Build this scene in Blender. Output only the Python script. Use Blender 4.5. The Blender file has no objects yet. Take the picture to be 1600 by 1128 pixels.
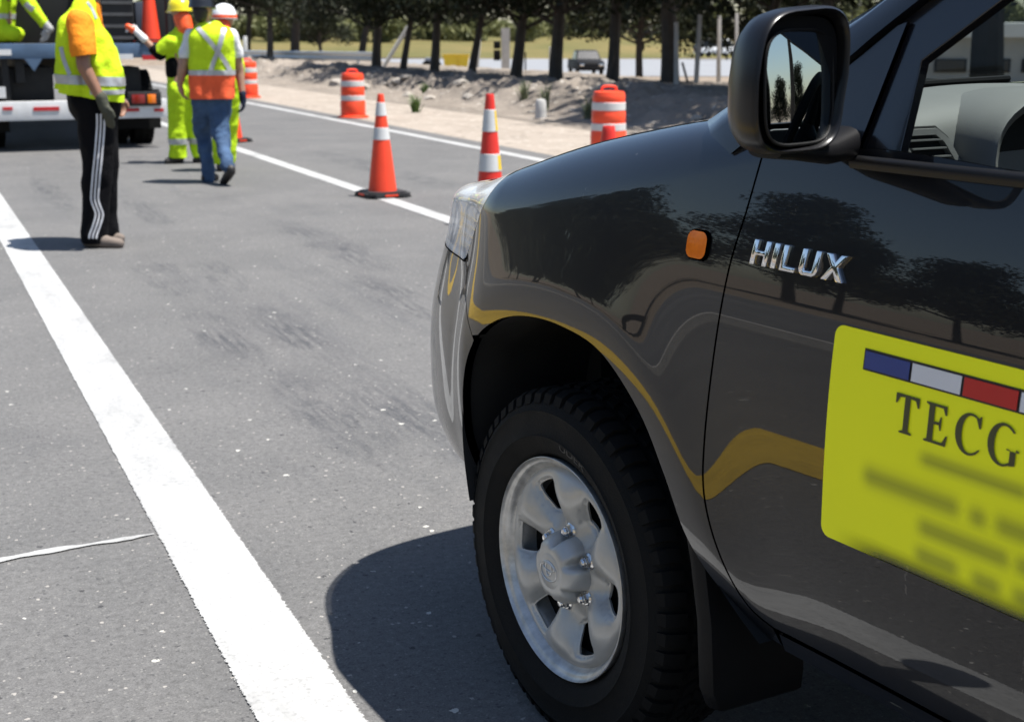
import bpy, bmesh, math, random
import numpy as np
from mathutils import Vector, Matrix, noise
from mathutils.geometry import delaunay_2d_cdt

rnd = random.Random(7)
sc = bpy.context.scene
COL = sc.collection
R = math.radians

# ------------------------------------------------------------------ camera
FPX, CAM_H, CX, CY = 2150.0, 1.40, 800.0, 564.0        # focal length in photo pixels, eye height
PITCH = math.atan(514 / FPX)
cd = bpy.data.cameras.new('camera')
cam = bpy.data.objects.new('camera', cd)
COL.objects.link(cam)
cam.location = (0, 0, CAM_H)
cam.rotation_euler = (math.pi / 2 - PITCH, 0, 0)
cd.sensor_width = 36.0
cd.lens = 36.0 * FPX / 1600.0
cd.clip_start = 0.05
cd.clip_end = 3000
cd.dof.use_dof = True
cd.dof.focus_distance = 2.5
cd.dof.aperture_fstop = 7.5
sc.camera = cam

# ------------------------------------------------------------------ sky and sun
SUN_EL, SUN_AZ = R(71.5), math.atan2(-0.14, 0.99)         # azimuth as an angle in the ground plane (from +X)
sun_dir = Vector((math.cos(SUN_EL) * math.cos(SUN_AZ), math.cos(SUN_EL) * math.sin(SUN_AZ), math.sin(SUN_EL)))
w = bpy.data.worlds.new('World')
sc.world = w
w.use_nodes = True
nt = w.node_tree
nt.nodes.clear()
sky = nt.nodes.new('ShaderNodeTexSky')
sky.sky_type = 'NISHITA'
sky.sun_disc = False
sky.sun_elevation = SUN_EL
sky.sun_rotation = math.pi / 2 - SUN_AZ
sky.air_density = 1.0
sky.dust_density = 0.7
sky.ozone_density = 1.0
bg = nt.nodes.new('ShaderNodeBackground')
bg.inputs['Strength'].default_value = 0.078
wo = nt.nodes.new('ShaderNodeOutputWorld')
nt.links.new(sky.outputs[0], bg.inputs[0])
nt.links.new(bg.outputs[0], wo.inputs[0])
sd = bpy.data.lights.new('sun', 'SUN')
sd.energy = 4.9
sd.angle = R(0.53)
sd.color = (1.0, 0.965, 0.91)
sun = bpy.data.objects.new('sun', sd)
COL.objects.link(sun)
sun.rotation_euler = sun_dir.to_track_quat('Z', 'Y').to_euler()
sc.view_settings.view_transform = 'Standard'
sc.view_settings.look = 'None'
sc.view_settings.gamma = 1.0
sc.view_settings.exposure = 1.02
sc.render.engine = 'CYCLES'
sc.cycles.max_bounces = 10
sc.cycles.transparent_max_bounces = 24
sc.cycles.caustics_reflective = False
sc.cycles.caustics_refractive = False
sc.cycles.sample_clamp_indirect = 6.0
try:
    sc.cycles.use_denoising = True
except Exception:
    pass

# ------------------------------------------------------------------ helpers
cp, sp = math.cos(PITCH), math.sin(PITCH)


def pix_ray(x, y):
    return Vector((x - CX, FPX * cp + (CY - y) * sp, -FPX * sp + (CY - y) * cp))


def on_ground(x, y, z=0.0):
    r = pix_ray(x, y)
    t = (z - CAM_H) / r.z
    return Vector((r.x * t, r.y * t, z))


def at_depth(x, y, d):
    r = pix_ray(x, y)
    t = d / r.y
    return Vector((r.x * t, r.y * t, CAM_H + r.z * t))


ROAD_YAW = R(23.8)
RF = Vector((-math.sin(ROAD_YAW), math.cos(ROAD_YAW), 0))    # along the road
RR = Vector((math.cos(ROAD_YAW), math.sin(ROAD_YAW), 0))     # across it, to the right


def road(x, y, z=0.0):
    return RR * x + RF * y + Vector((0, 0, z))


def road_xy(P):
    return P.dot(RR), P.dot(RF)


def tag(o, label=None, cat=None, group=None, kind=None):
    if label: o['label'] = label
    if cat: o['category'] = cat
    if group: o['group'] = group
    if kind: o['kind'] = kind
    return o


def empty(name, loc=(0, 0, 0), rz=0.0):
    o = bpy.data.objects.new(name, None)
    COL.objects.link(o)
    o.location = loc
    o.rotation_euler = (0, 0, rz)
    o.empty_display_size = 0.1
    return o


def link_mesh(name, me, mat=None, parent=None):
    o = bpy.data.objects.new(name, me)
    COL.objects.link(o)
    if mat is not None and not me.materials:
        me.materials.append(mat)
    if parent is not None:
        o.parent = parent
    return o


def smooth_mesh(me, angle=None):
    me.polygons.foreach_set('use_smooth', [True] * len(me.polygons))
    if angle is not None:
        try:
            me.set_sharp_from_angle(angle=R(angle))
        except Exception:
            pass
    me.update()


class MB:
    """collects shapes, then links them as one mesh object"""

    def __init__(self):
        self.v, self.f = [], []

    def add(self, vs, fs, M=None):
        b = len(self.v)
        if M is not None:
            vs = [M @ Vector(p) for p in vs]
        self.v += [tuple(p) for p in vs]
        self.f += [tuple(i + b for i in f) for f in fs]
        return self

    def box(self, c, s, M=None, bevel=0.0):
        bm = bmesh.new()
        bmesh.ops.create_cube(bm, size=1.0)
        for v in bm.verts:
            v.co = Vector((v.co.x * s[0] + c[0], v.co.y * s[1] + c[1], v.co.z * s[2] + c[2]))
        if bevel > 0:
            bmesh.ops.bevel(bm, geom=list(bm.edges), offset=bevel, segments=2, affect='EDGES', profile=0.6)
        self.bm(bm, M)
        return self

    def bm(self, bm, M=None):
        bm.verts.index_update()
        self.add([v.co.copy() for v in bm.verts], [[v.index for v in f.verts] for f in bm.faces], M)
        bm.free()
        return self

    def lathe(self, prof, n=32, M=None, close=False, mod=None, caps=True):
        """prof: list of (r, z) revolved about local z"""
        vs, fs = [], []
        k = len(prof)
        for i in range(n):
            a = 2 * math.pi * i / n
            for (r, z) in prof:
                rr = r if mod is None else mod(r, z, a)
                vs.append((rr * math.cos(a), rr * math.sin(a), z))
        for i in range(n):
            j = (i + 1) % n
            for q in range(k - 1 + (1 if close else 0)):
                q2 = (q + 1) % k
                fs.append((i * k + q, j * k + q, j * k + q2, i * k + q2))
        if not close and caps:
            for q, flip in ((0, True), (k - 1, False)):
                if prof[q][0] > 1e-5:
                    ring = [i * k + q for i in range(n)]
                    fs.append(ring[::-1] if flip else ring)
        self.add(vs, fs, M)
        return self

    def tube(self, pts, rad, n=10, caps=True, flat=None):
        """tube along points; rad scalar or list; flat=(dir, factor) squashes the section along dir"""
        pts = [Vector(p) for p in pts]
        if not isinstance(rad, (list, tuple)):
            rad = [rad] * len(pts)
        vs, fs = [], []
        up = None
        for i, p in enumerate(pts):
            t = (pts[min(i + 1, len(pts) - 1)] - pts[max(i - 1, 0)]).normalized()
            if up is None:
                up = Vector((0, 0, 1)) if abs(t.z) < 0.9 else Vector((1, 0, 0))
            sx = t.cross(up).normalized()
            up = sx.cross(t).normalized()
            for j in range(n):
                a = 2 * math.pi * j / n
                vs.append(p + (sx * math.cos(a) + up * math.sin(a)) * rad[i])
        for i in range(len(pts) - 1):
            for j in range(n):
                k = (j + 1) % n
                fs.append((i * n + j, i * n + k, (i + 1) * n + k, (i + 1) * n + j))
        if caps:
            fs.append(tuple(range(n))[::-1])
            fs.append(tuple((len(pts) - 1) * n + j for j in range(n)))
        self.add(vs, fs)
        return self

    def prism(self, poly, h, M=None):
        """2D polygon extruded along local z from 0 to h"""
        n = len(poly)
        vs = [(x, y, 0) for x, y in poly] + [(x, y, h) for x, y in poly]
        fs = [tuple(range(n))[::-1], tuple(range(n, 2 * n))]
        for i in range(n):
            j = (i + 1) % n
            fs.append((i, j, n + j, n + i))
        self.add(vs, fs, M)
        return self

    def build(self, name, mat, parent=None, smooth=True, angle=35, bevel=0):
        me = bpy.data.meshes.new(name)
        me.from_pydata(self.v, [], self.f)
        bm = bmesh.new()
        bm.from_mesh(me)
        bmesh.ops.recalc_face_normals(bm, faces=list(bm.faces))
        if bevel:
            bmesh.ops.bevel(bm, geom=[e for e in bm.edges if e.calc_face_angle(0) > 0.6], offset=bevel, segments=2, affect='EDGES', profile=0.6)
        bm.to_mesh(me)
        bm.free()
        me.validate()
        if smooth:
            smooth_mesh(me, angle)
        return link_mesh(name, me, mat, parent)


def spline(xs, ys):
    """natural cubic spline through points, returned as a vectorised function (linear outside)"""
    xs = np.asarray(xs, float)
    ys = np.asarray(ys, float)
    n = len(xs)
    h = np.diff(xs)
    A = np.zeros((n, n))
    b = np.zeros(n)
    A[0, 0] = A[-1, -1] = 1
    for i in range(1, n - 1):
        A[i, i - 1], A[i, i], A[i, i + 1] = h[i - 1], 2 * (h[i - 1] + h[i]), h[i]
        b[i] = 6 * ((ys[i + 1] - ys[i]) / h[i] - (ys[i] - ys[i - 1]) / h[i - 1])
    m = np.linalg.solve(A, b)

    def fn(x):
        x = np.asarray(x, float)
        xc = np.clip(x, xs[0], xs[-1])
        i = np.clip(np.searchsorted(xs, xc) - 1, 0, n - 2)
        t0, t1 = xs[i + 1] - xc, xc - xs[i]
        y = (m[i] * t0**3 + m[i + 1] * t1**3) / (6 * h[i]) + (ys[i] / h[i] - m[i] * h[i] / 6) * t0 + (ys[i + 1] / h[i] - m[i + 1] * h[i] / 6) * t1
        s0 = (ys[1] - ys[0]) / h[0] - h[0] * (2 * m[0] + m[1]) / 6
        s1 = (ys[-1] - ys[-2]) / h[-1] + h[-1] * (2 * m[-1] + m[-2]) / 6
        return y + np.where(x < xs[0], s0 * (x - xs[0]), 0) + np.where(x > xs[-1], s1 * (x - xs[-1]), 0)
    return fn


def sstep(a, b, x):
    t = np.clip((np.asarray(x, float) - a) / (b - a), 0, 1)
    return t * t * (3 - 2 * t)


# ------------------------------------------------------------------ materials
MATS = {}


def new_mat(name):
    m = bpy.data.materials.new(name)
    m.use_nodes = True
    return m, m.node_tree, m.node_tree.nodes['Principled BSDF']


def nd(t, kind, **kw):
    n = t.nodes.new(kind)
    for k, v in kw.items():
        if k in n.inputs:
            n.inputs[k].default_value = v
        else:
            setattr(n, k, v)
    return n


def c4(c, k=1.0):
    return (min(1, c[0] * k), min(1, c[1] * k), min(1, c[2] * k), 1)


def mat(name, col, rough=0.5, metal=0.0, coat=0.0, var=0.12, scale=9.0, bump=0.0, bscale=60.0, spec=0.5, sheen=0.0, trans=0.0, sub=None):
    """plain procedural material: noise-varied colour and roughness, optional bump"""
    if name in MATS:
        return MATS[name]
    m, t, b = new_mat(name)
    tc = nd(t, 'ShaderNodeTexCoord')
    nz = nd(t, 'ShaderNodeTexNoise', Scale=scale, Detail=5.0, Roughness=0.6)
    t.links.new(tc.outputs['Object'], nz.inputs['Vector'])
    rp = nd(t, 'ShaderNodeValToRGB')
    rp.color_ramp.elements[0].position = 0.3
    rp.color_ramp.elements[1].position = 0.7
    rp.color_ramp.elements[0].color = c4(col, 1 - var)
    rp.color_ramp.elements[1].color = c4(col, 1 + var)
    t.links.new(nz.outputs['Fac'], rp.inputs[0])
    t.links.new(rp.outputs[0], b.inputs['Base Color'])
    mr = nd(t, 'ShaderNodeMapRange')
    mr.inputs['To Min'].default_value = max(0.02, rough * (1 - var))
    mr.inputs['To Max'].default_value = min(1, rough * (1 + var))
    t.links.new(nz.outputs['Fac'], mr.inputs['Value'])
    t.links.new(mr.outputs[0], b.inputs['Roughness'])
    b.inputs['Metallic'].default_value = metal
    b.inputs['Coat Weight'].default_value = coat
    b.inputs['Coat Roughness'].default_value = 0.04
    b.inputs['Specular IOR Level'].default_value = spec
    b.inputs['Transmission Weight'].default_value = trans
    if sheen:
        b.inputs['Sheen Weight'].default_value = sheen
    if bump:
        n2 = nd(t, 'ShaderNodeTexNoise', Scale=bscale, Detail=6.0, Roughness=0.65)
        t.links.new(tc.outputs['Object'], n2.inputs['Vector'])
        bp = nd(t, 'ShaderNodeBump', Strength=bump, Distance=0.02)
        t.links.new(n2.outputs['Fac'], bp.inputs['Height'])
        t.links.new(bp.outputs[0], b.inputs['Normal'])
    MATS[name] = m
    return m


def glass_mat(name, tint=(0.8, 0.85, 0.85), refl=1.0):
    """thin sheet of glass: tinted see-through with a fresnel reflection"""
    if name in MATS:
        return MATS[name]
    m, t, b = new_mat(name)
    t.nodes.remove(b)
    out = t.nodes['Material Output']
    tr = nd(t, 'ShaderNodeBsdfTransparent')
    gl = nd(t, 'ShaderNodeBsdfGlossy')
    gl.inputs['Roughness'].default_value = 0.02
    nz = nd(t, 'ShaderNodeTexNoise', Scale=6.0, Detail=4.0)
    rp = nd(t, 'ShaderNodeMixRGB')
    rp.inputs[1].default_value = c4(tint, 0.95)
    rp.inputs[2].default_value = c4(tint, 1.0)
    t.links.new(nz.outputs['Fac'], rp.inputs[0])
    t.links.new(rp.outputs[0], tr.inputs[0])
    fr = nd(t, 'ShaderNodeLayerWeight', Blend=0.5)          # same on both sides of the sheet
    pw = nd(t, 'ShaderNodeMath', operation='POWER')
    pw.inputs[1].default_value = 5.0
    t.links.new(fr.outputs['Facing'], pw.inputs[0])
    mu = nd(t, 'ShaderNodeMath', operation='MULTIPLY_ADD')
    mu.inputs[1].default_value = 0.9 * refl
    mu.inputs[2].default_value = 0.07 * refl
    t.links.new(pw.outputs[0], mu.inputs[0])
    mx = nd(t, 'ShaderNodeMixShader')
    t.links.new(mu.outputs[0], mx.inputs[0])
    t.links.new(tr.outputs[0], mx.inputs[1])
    t.links.new(gl.outputs[0], mx.inputs[2])
    t.links.new(mx.outputs[0], out.inputs[0])
    MATS[name] = m
    return m
# ------------------------------------------------------------------ ground, road, markings
def road_vec(t):
    """texture vector in road coordinates (x across, y along)"""
    g = nd(t, 'ShaderNodeNewGeometry')
    mp = nd(t, 'ShaderNodeMapping')
    mp.inputs['Rotation'].default_value = (0, 0, -ROAD_YAW)
    t.links.new(g.outputs['Position'], mp.inputs['Vector'])
    return mp.outputs[0]


def scaled(t, vec, s):
    mp = nd(t, 'ShaderNodeMapping')
    mp.inputs['Scale'].default_value = s
    t.links.new(vec, mp.inputs['Vector'])
    return mp.outputs[0]


def ramp(t, fac, stops):
    rp = nd(t, 'ShaderNodeValToRGB')
    el = rp.color_ramp.elements
    while len(el) < len(stops):
        el.new(0.5)
    for e, (p, c) in zip(el, stops):
        e.position = p
        e.color = (c, c, c, 1) if not isinstance(c, tuple) else c4(c)
    t.links.new(fac, rp.inputs[0])
    return rp.outputs[0]


def mixc(t, fac, a, b, mode='MIX'):
    mx = nd(t, 'ShaderNodeMixRGB', blend_type=mode)
    for i, q in ((0, fac), (1, a), (2, b)):
        if isinstance(q, (int, float)):
            mx.inputs[i].default_value = q
        elif isinstance(q, tuple):
            mx.inputs[i].default_value = c4(q)
        else:
            t.links.new(q, mx.inputs[i])
    return mx.outputs[0]


def mth(t, op, a, b=None):
    m = nd(t, 'ShaderNodeMath', operation=op)
    for i, q in ((0, a), (1, b)):
        if q is None:
            continue
        if isinstance(q, (int, float)):
            m.inputs[i].default_value = q
        else:
            t.links.new(q, m.inputs[i])
    return m.outputs[0]


def noise_tex(t, vec, scale, detail=5.0, rough=0.6):
    n = nd(t, 'ShaderNodeTexNoise', Scale=scale, Detail=detail, Roughness=rough)
    t.links.new(vec, n.inputs['Vector'])
    return n.outputs['Fac']


def stones(t, vec, scale, lo, hi, seed):
    """mask of scattered stone chips: voronoi cells of which a random few are kept"""
    mp = nd(t, 'ShaderNodeMapping')
    mp.inputs['Location'].default_value = (seed * 3.1, seed * 1.7, 0)
    wn = nd(t, 'ShaderNodeTexNoise', Scale=scale * 2.2, Detail=2.0)
    t.links.new(vec, wn.inputs['Vector'])
    wv = nd(t, 'ShaderNodeVectorMath', operation='SCALE')
    wv.inputs['Scale'].default_value = .75 / scale
    t.links.new(wn.outputs['Color'], wv.inputs[0])
    wa = nd(t, 'ShaderNodeVectorMath', operation='ADD')
    t.links.new(vec, wa.inputs[0])
    t.links.new(wv.outputs[0], wa.inputs[1])
    t.links.new(wa.outputs[0], mp.inputs['Vector'])
    v = nd(t, 'ShaderNodeTexVoronoi', Scale=scale, Randomness=1.0)
    v.voronoi_dimensions = '2D'
    t.links.new(mp.outputs[0], v.inputs['Vector'])
    sep = nd(t, 'ShaderNodeSeparateColor')
    t.links.new(v.outputs['Color'], sep.inputs[0])
    keep = mth(t, 'GREATER_THAN', sep.outputs[0], lo)
    size = mth(t, 'MULTIPLY', sep.outputs[1], hi)
    inside = mth(t, 'LESS_THAN', v.outputs['Distance'], size)
    return mth(t, 'MULTIPLY', keep, inside)


def asphalt_material():
    m, t, b = new_mat('asphalt')
    vec = road_vec(t)
    base = ramp(t, noise_tex(t, vec, 1.1, 6.0, 0.65), [(0.3, (0.094, 0.093, 0.092)), (0.7, (0.126, 0.123, 0.120))])
    fine = ramp(t, noise_tex(t, vec, 190.0, 3.0, 0.75), [(0.28, 0.55), (0.5, 1.0), (0.75, 1.35)])
    col = mixc(t, 0.8, base, fine, 'MULTIPLY')
    mid = ramp(t, noise_tex(t, vec, 38.0, 4.0, 0.7), [(0.3, 0.84), (0.7, 1.14)])
    col = mixc(t, 1.0, col, mid, 'MULTIPLY')
    # wheel-polished darker bands and skid patches drawn out along the road
    st = noise_tex(t, scaled(t, vec, (3.2, 0.35, 1)), 1.0, 4.0, 0.6)
    sk = ramp(t, st, [(0.52, 0.0), (0.66, 1.0)])
    sx = nd(t, 'ShaderNodeSeparateXYZ')
    t.links.new(vec, sx.inputs[0])
    band = mth(t, 'SUBTRACT', 1.0, mth(t, 'MULTIPLY', mth(t, 'ABSOLUTE', mth(t, 'SUBTRACT', sx.outputs[0], 2.0)), 0.75))
    band.node.use_clamp = True
    streak = ramp(t, noise_tex(t, scaled(t, vec, (40, 1.6, 1)), 1.0, 3.0, 0.6), [(0.35, 0.3), (0.65, 1.0)])
    skm = mth(t, 'MULTIPLY', mth(t, 'MULTIPLY', sk, band), streak)
    col = mixc(t, mth(t, 'MULTIPLY', skm, 0.5), col, (0.052, 0.054, 0.060))
    blot = ramp(t, noise_tex(t, scaled(t, vec, (1.0, 0.5, 1)), 2.3, 5.0, 0.7), [(0.56, 0.0), (0.75, 1.0)])
    col = mixc(t, mth(t, 'MULTIPLY', blot, 0.30), col, (0.05, 0.052, 0.057))
    # rubber smears where vehicles braked
    SK = [(1.36, 8.15, .16, .75), (1.66, 8.15, .14, .70), (1.31, 6.38, .15, .75), (1.64, 6.30, .15, .85), (1.40, 4.85, .17, .8), (1.66, 4.80, .16, .9), (1.75, 11.3, .14, 1.2), (1.20, 13.0, .14, 1.6), (2.6, 9.0, .2, 1.3), (2.4, 6.9, .18, .9), (4.6, 14.0, .25, 2.5)]
    tot = None
    for (x0, y0, a_, b_) in SK:
        ex = mth(t, 'POWER', mth(t, 'DIVIDE', mth(t, 'SUBTRACT', sx.outputs[0], x0), a_), 2.0)
        ey = mth(t, 'POWER', mth(t, 'DIVIDE', mth(t, 'SUBTRACT', sx.outputs[1], y0), b_), 2.0)
        e_ = mth(t, 'SUBTRACT', 1.0, mth(t, 'ADD', ex, ey))
        e_.node.use_clamp = True
        tot = e_ if tot is None else mth(t, 'MAXIMUM', tot, e_)
    grain = ramp(t, noise_tex(t, scaled(t, vec, (34, 3.5, 1)), 1.0, 5.0, 0.7), [(0.40, 0.0), (0.58, 1.0)])
    blotch = ramp(t, noise_tex(t, scaled(t, vec, (4, 2.0, 1)), 1.0, 4.0, 0.6), [(0.38, 0.15), (0.6, 1.0)])
    smear = mth(t, 'MULTIPLY', mth(t, 'MULTIPLY', mth(t, 'POWER', tot, .6), grain), blotch)
    col = mixc(t, mth(t, 'MULTIPLY', smear, 0.75), col, (0.034, 0.036, 0.041))
    pit = ramp(t, noise_tex(t, vec, 55.0, 3.0, 0.8), [(0.30, 0.62), (0.47, 1.0), (0.72, 1.25)])
    col = mixc(t, 0.75, col, pit, 'MULTIPLY')
    # light and dark stone chips
    s1 = stones(t, vec, 24.0, 0.984, 0.20, 1)
    s2 = stones(t, vec, 62.0, 0.962, 0.36, 2)
    s3 = stones(t, vec, 120.0, 0.85, 0.42, 5)
    d1 = stones(t, vec, 30.0, 0.965, 0.26, 3)
    d2 = stones(t, vec, 80.0, 0.91, 0.40, 4)
    col = mixc(t, mth(t, 'MULTIPLY', d2, 0.7), col, (0.045, 0.045, 0.047))
    col = mixc(t, mth(t, 'MULTIPLY', d1, 0.8), col, (0.03, 0.03, 0.032))
    col = mixc(t, mth(t, 'MULTIPLY', s3, 0.45), col, (0.22, 0.215, 0.20))
    col = mixc(t, mth(t, 'MULTIPLY', s2, 0.75), col, (0.33, 0.31, 0.285))
    col = mixc(t, mth(t, 'MULTIPLY', s1, 0.95), col, (0.46, 0.45, 0.41))
    t.links.new(col, b.inputs['Base Color'])
    b.inputs['Roughness'].default_value = 0.82
    b.inputs['Specular IOR Level'].default_value = 0.35
    h = mth(t, 'ADD', noise_tex(t, vec, 160.0, 4.0, 0.7), mth(t, 'MULTIPLY', noise_tex(t, vec, 12.0, 3.0), 0.4))
    h = mth(t, 'ADD', h, mth(t, 'MULTIPLY', s2, 0.3))
    bp = nd(t, 'ShaderNodeBump', Strength=0.55, Distance=0.004)
    t.links.new(h, bp.inputs['Height'])
    t.links.new(bp.outputs[0], b.inputs['Normal'])
    return m


def dirt_material(name, a, bcol, scale=1.3, pebble=True, bump=0.5):
    m, t, b = new_mat(name)
    vec = road_vec(t)
    col = ramp(t, noise_tex(t, scaled(t, vec, (1, 0.5, 1)), scale, 7.0, 0.68), [(0.3, a), (0.7, bcol)])
    col = mixc(t, 0.8, col, ramp(t, noise_tex(t, vec, 30.0, 4.0, 0.7), [(0.3, 0.8), (0.7, 1.15)]), 'MULTIPLY')
    if pebble:
        col = mixc(t, mth(t, 'MULTIPLY', stones(t, vec, 9.0, 0.86, 0.4, 1), 0.6), col, (0.5, 0.47, 0.42))
        col = mixc(t, mth(t, 'MULTIPLY', stones(t, vec, 6.0, 0.90, 0.4, 2), 0.7), col, (0.12, 0.10, 0.085))
    t.links.new(col, b.inputs['Base Color'])
    b.inputs['Roughness'].default_value = 0.95
    b.inputs['Specular IOR Level'].default_value = 0.15
    bp = nd(t, 'ShaderNodeBump', Strength=bump, Distance=0.06)
    t.links.new(noise_tex(t, vec, 7.0, 7.0, 0.7), bp.inputs['Height'])
    t.links.new(bp.outputs[0], b.inputs['Normal'])
    return m


def paint_line_material(name, col, wear=0.0, edge=0.0):
    """road paint; the frayed edge is cut from the attribute edge (distance to the border in metres)"""
    m, t, b = new_mat(name)
    vec = road_vec(t)
    c = ramp(t, noise_tex(t, vec, 6.0, 6.0, 0.7), [(0.3, tuple(x * 0.9 for x in col)), (0.7, col)])
    grime = ramp(t, noise_tex(t, vec, 70.0, 4.0, 0.75), [(0.50, 1.0), (0.70, 0.55)])
    c = mixc(t, 0.7, c, grime, 'MULTIPLY')
    track = ramp(t, noise_tex(t, scaled(t, vec, (2.5, .8, 1)), 1.3, 6.0, 0.7), [(0.46, 1.0), (0.72, 0.62)])
    c = mixc(t, 1.0, c, track, 'MULTIPLY')
    t.links.new(c, b.inputs['Base Color'])
    b.inputs['Roughness'].default_value = 0.7
    bp = nd(t, 'ShaderNodeBump', Strength=0.35, Distance=0.003)
    t.links.new(noise_tex(t, vec, 150.0, 4.0, 0.7), bp.inputs['Height'])
    t.links.new(bp.outputs[0], b.inputs['Normal'])
    at = nd(t, 'ShaderNodeAttribute', attribute_name='edge')
    n1 = noise_tex(t, vec, 95.0, 4.0, 0.8)
    lim = mth(t, 'MULTIPLY', mth(t, 'SUBTRACT', n1, 0.25), edge)
    solid = mth(t, 'GREATER_THAN', at.outputs['Fac'], lim)
    hole = mth(t, 'LESS_THAN', noise_tex(t, vec, 120.0, 3.0, 0.7), 0.735 - wear)
    a = mth(t, 'MULTIPLY', solid, hole)
    t.links.new(a, b.inputs['Alpha'])
    return m


def sheet(name, pts, z, material, kind='structure', parent=None):
    me = bpy.data.meshes.new(name)
    me.from_pydata([(p[0], p[1], z) for p in pts], [], [tuple(range(len(pts)))])
    o = link_mesh(name, me, material, parent)
    if kind:
        o['kind'] = kind
    return o


def strip(name, centre, width, z, material, label=None):
    """painted line: centre = list of road (x, y); carries the attribute edge"""
    vs, fs, ed = [], [], []
    cols = [0, .12, .5, .88, 1]
    for (x, y) in centre:
        for c in cols:
            p = road(x + (c - .5) * width, y, z)
            vs.append(p)
            ed.append(min(c, 1 - c) * width)
    k = len(cols)
    for i in range(len(centre) - 1):
        for j in range(k - 1):
            fs.append((i * k + j, i * k + j + 1, (i + 1) * k + j + 1, (i + 1) * k + j))
    me = bpy.data.meshes.new(name)
    me.from_pydata(vs, [], fs)
    a = me.attributes.new('edge', 'FLOAT', 'POINT')
    a.data.foreach_set('value', ed)
    o = link_mesh(name, me, material)
    o['kind'] = 'structure'
    return o


G = 1500
M_DIRT = dirt_material('dry_soil', (0.17, 0.135, 0.105), (0.26, 0.21, 0.16))
M_SHOULDER = dirt_material('pale_shoulder', (0.25, 0.215, 0.18), (0.34, 0.295, 0.25), 2.0)
M_ASPH = asphalt_material()


def rq(x0, x1, y0, y1):
    return [road(x0, y0), road(x1, y0), road(x1, y1), road(x0, y1)]


sheet('road', rq(-5.6, 6.95, -60, 320), 0.0, M_ASPH)
sheet('shoulder', rq(6.95, 9.3, -60, 320), -0.004, M_SHOULDER)
M_WHITE = paint_line_material('white_road_paint', (0.385, 0.385, 0.378), 0.0, 0.030)
M_YEL = paint_line_material('yellow_road_paint', (0.62, 0.40, 0.03), 0.0, 0.02)
ys = [-20 + i for i in range(61)] + [45 + 5 * i for i in range(40)]
strip('lane_line', [(0.675, y) for y in ys], 0.222, 0.004, M_WHITE)
strip('lane_line', [(3.785, y) for y in ys], 0.17, 0.004, M_WHITE)
strip('edge_line', [(6.55 - 0.0006 * max(0, y - 15) ** 1.6, y) for y in ys], 0.18, 0.004, M_WHITE)
strip('edge_line', [(-0.76, y) for y in ys], 0.42, 0.004, M_YEL)
# short hand-laid white drip that runs into the lane line
pA, pB = road_xy(on_ground(-60, 890)), road_xy(on_ground(240, 833))
vs, fs, ed = [], [], []
for i in range(25):
    u = i / 24
    x = pA[0] + (pB[0] - pA[0]) * u
    y = pA[1] + (pB[1] - pA[1]) * u + 0.012 * math.sin(u * 5) + rnd.uniform(-.002, .002)
    wd = 0.017 * (1 - 0.75 * u) + 0.003 + 0.005 * math.sin(u * 17)
    for c in (-1, 0, 1):
        vs.append(road(x, y + c * wd, 0.0045))
        ed.append(.03 if c else .06)
for i in range(24):
    for j in range(2):
        fs.append((i * 3 + j, i * 3 + j + 1, i * 3 + j + 4, i * 3 + j + 3))
me = bpy.data.meshes.new('paint_drip')
me.from_pydata(vs, [], fs)
me.attributes.new('edge', 'FLOAT', 'POINT').data.foreach_set('value', ed)
link_mesh('paint_drip', me, M_WHITE)['kind'] = 'structure'
# ------------------------------------------------------------------ the dark pickup in the foreground
CAR_YAW = R(30.8)
CAR = empty('pickup_truck', (0.8263, 3.0276, 0), math.pi / 2 + CAR_YAW)   # local x forward from the front axle, y to its left, z up
tag(CAR, 'dark grey pickup truck with yellow door sign parked on the road', 'pickup truck')


def paint_material():
    m, t, b = new_mat('dark_mica_paint')
    tc = nd(t, 'ShaderNodeTexCoord')
    n = noise_tex(t, tc.outputs['Object'], 900.0, 2.0)
    col = ramp(t, n, [(0.35, (0.0035, 0.004, 0.0055)), (0.7, (0.008, 0.0085, 0.011))])
    dust = ramp(t, noise_tex(t, tc.outputs['Object'], 5.0, 7.0, 0.7), [(0.45, 0.0), (0.8, 1.0)])
    sx = nd(t, 'ShaderNodeSeparateXYZ')
    t.links.new(tc.outputs['Object'], sx.inputs[0])
    low = mth(t, 'SUBTRACT', 1.0, mth(t, 'MULTIPLY', sx.outputs[2], 0.95))
    low.node.use_clamp = True
    dm = mth(t, 'MULTIPLY', mth(t, 'MULTIPLY', dust, low), 0.09)
    col = mixc(t, dm, col, (0.16, 0.14, 0.115))
    speck = stones(t, tc.outputs['Object'], 45.0, 0.94, 0.12, 1)
    col = mixc(t, mth(t, 'MULTIPLY', speck, 0.25), col, (0.25, 0.23, 0.2))
    t.links.new(col, b.inputs['Base Color'])
    b.inputs['Roughness'].default_value = 0.32
    b.inputs['Metallic'].default_value = 0.15
    b.inputs['Specular IOR Level'].default_value = 0.15
    b.inputs['Coat Weight'].default_value = 1.0
    b.inputs['Coat IOR'].default_value = 1.5
    rr = ramp(t, noise_tex(t, tc.outputs['Object'], 3.0, 6.0, 0.7), [(0.3, 0.0), (0.75, 0.02)])
    t.links.new(rr, b.inputs['Coat Roughness'])
    return m


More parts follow.
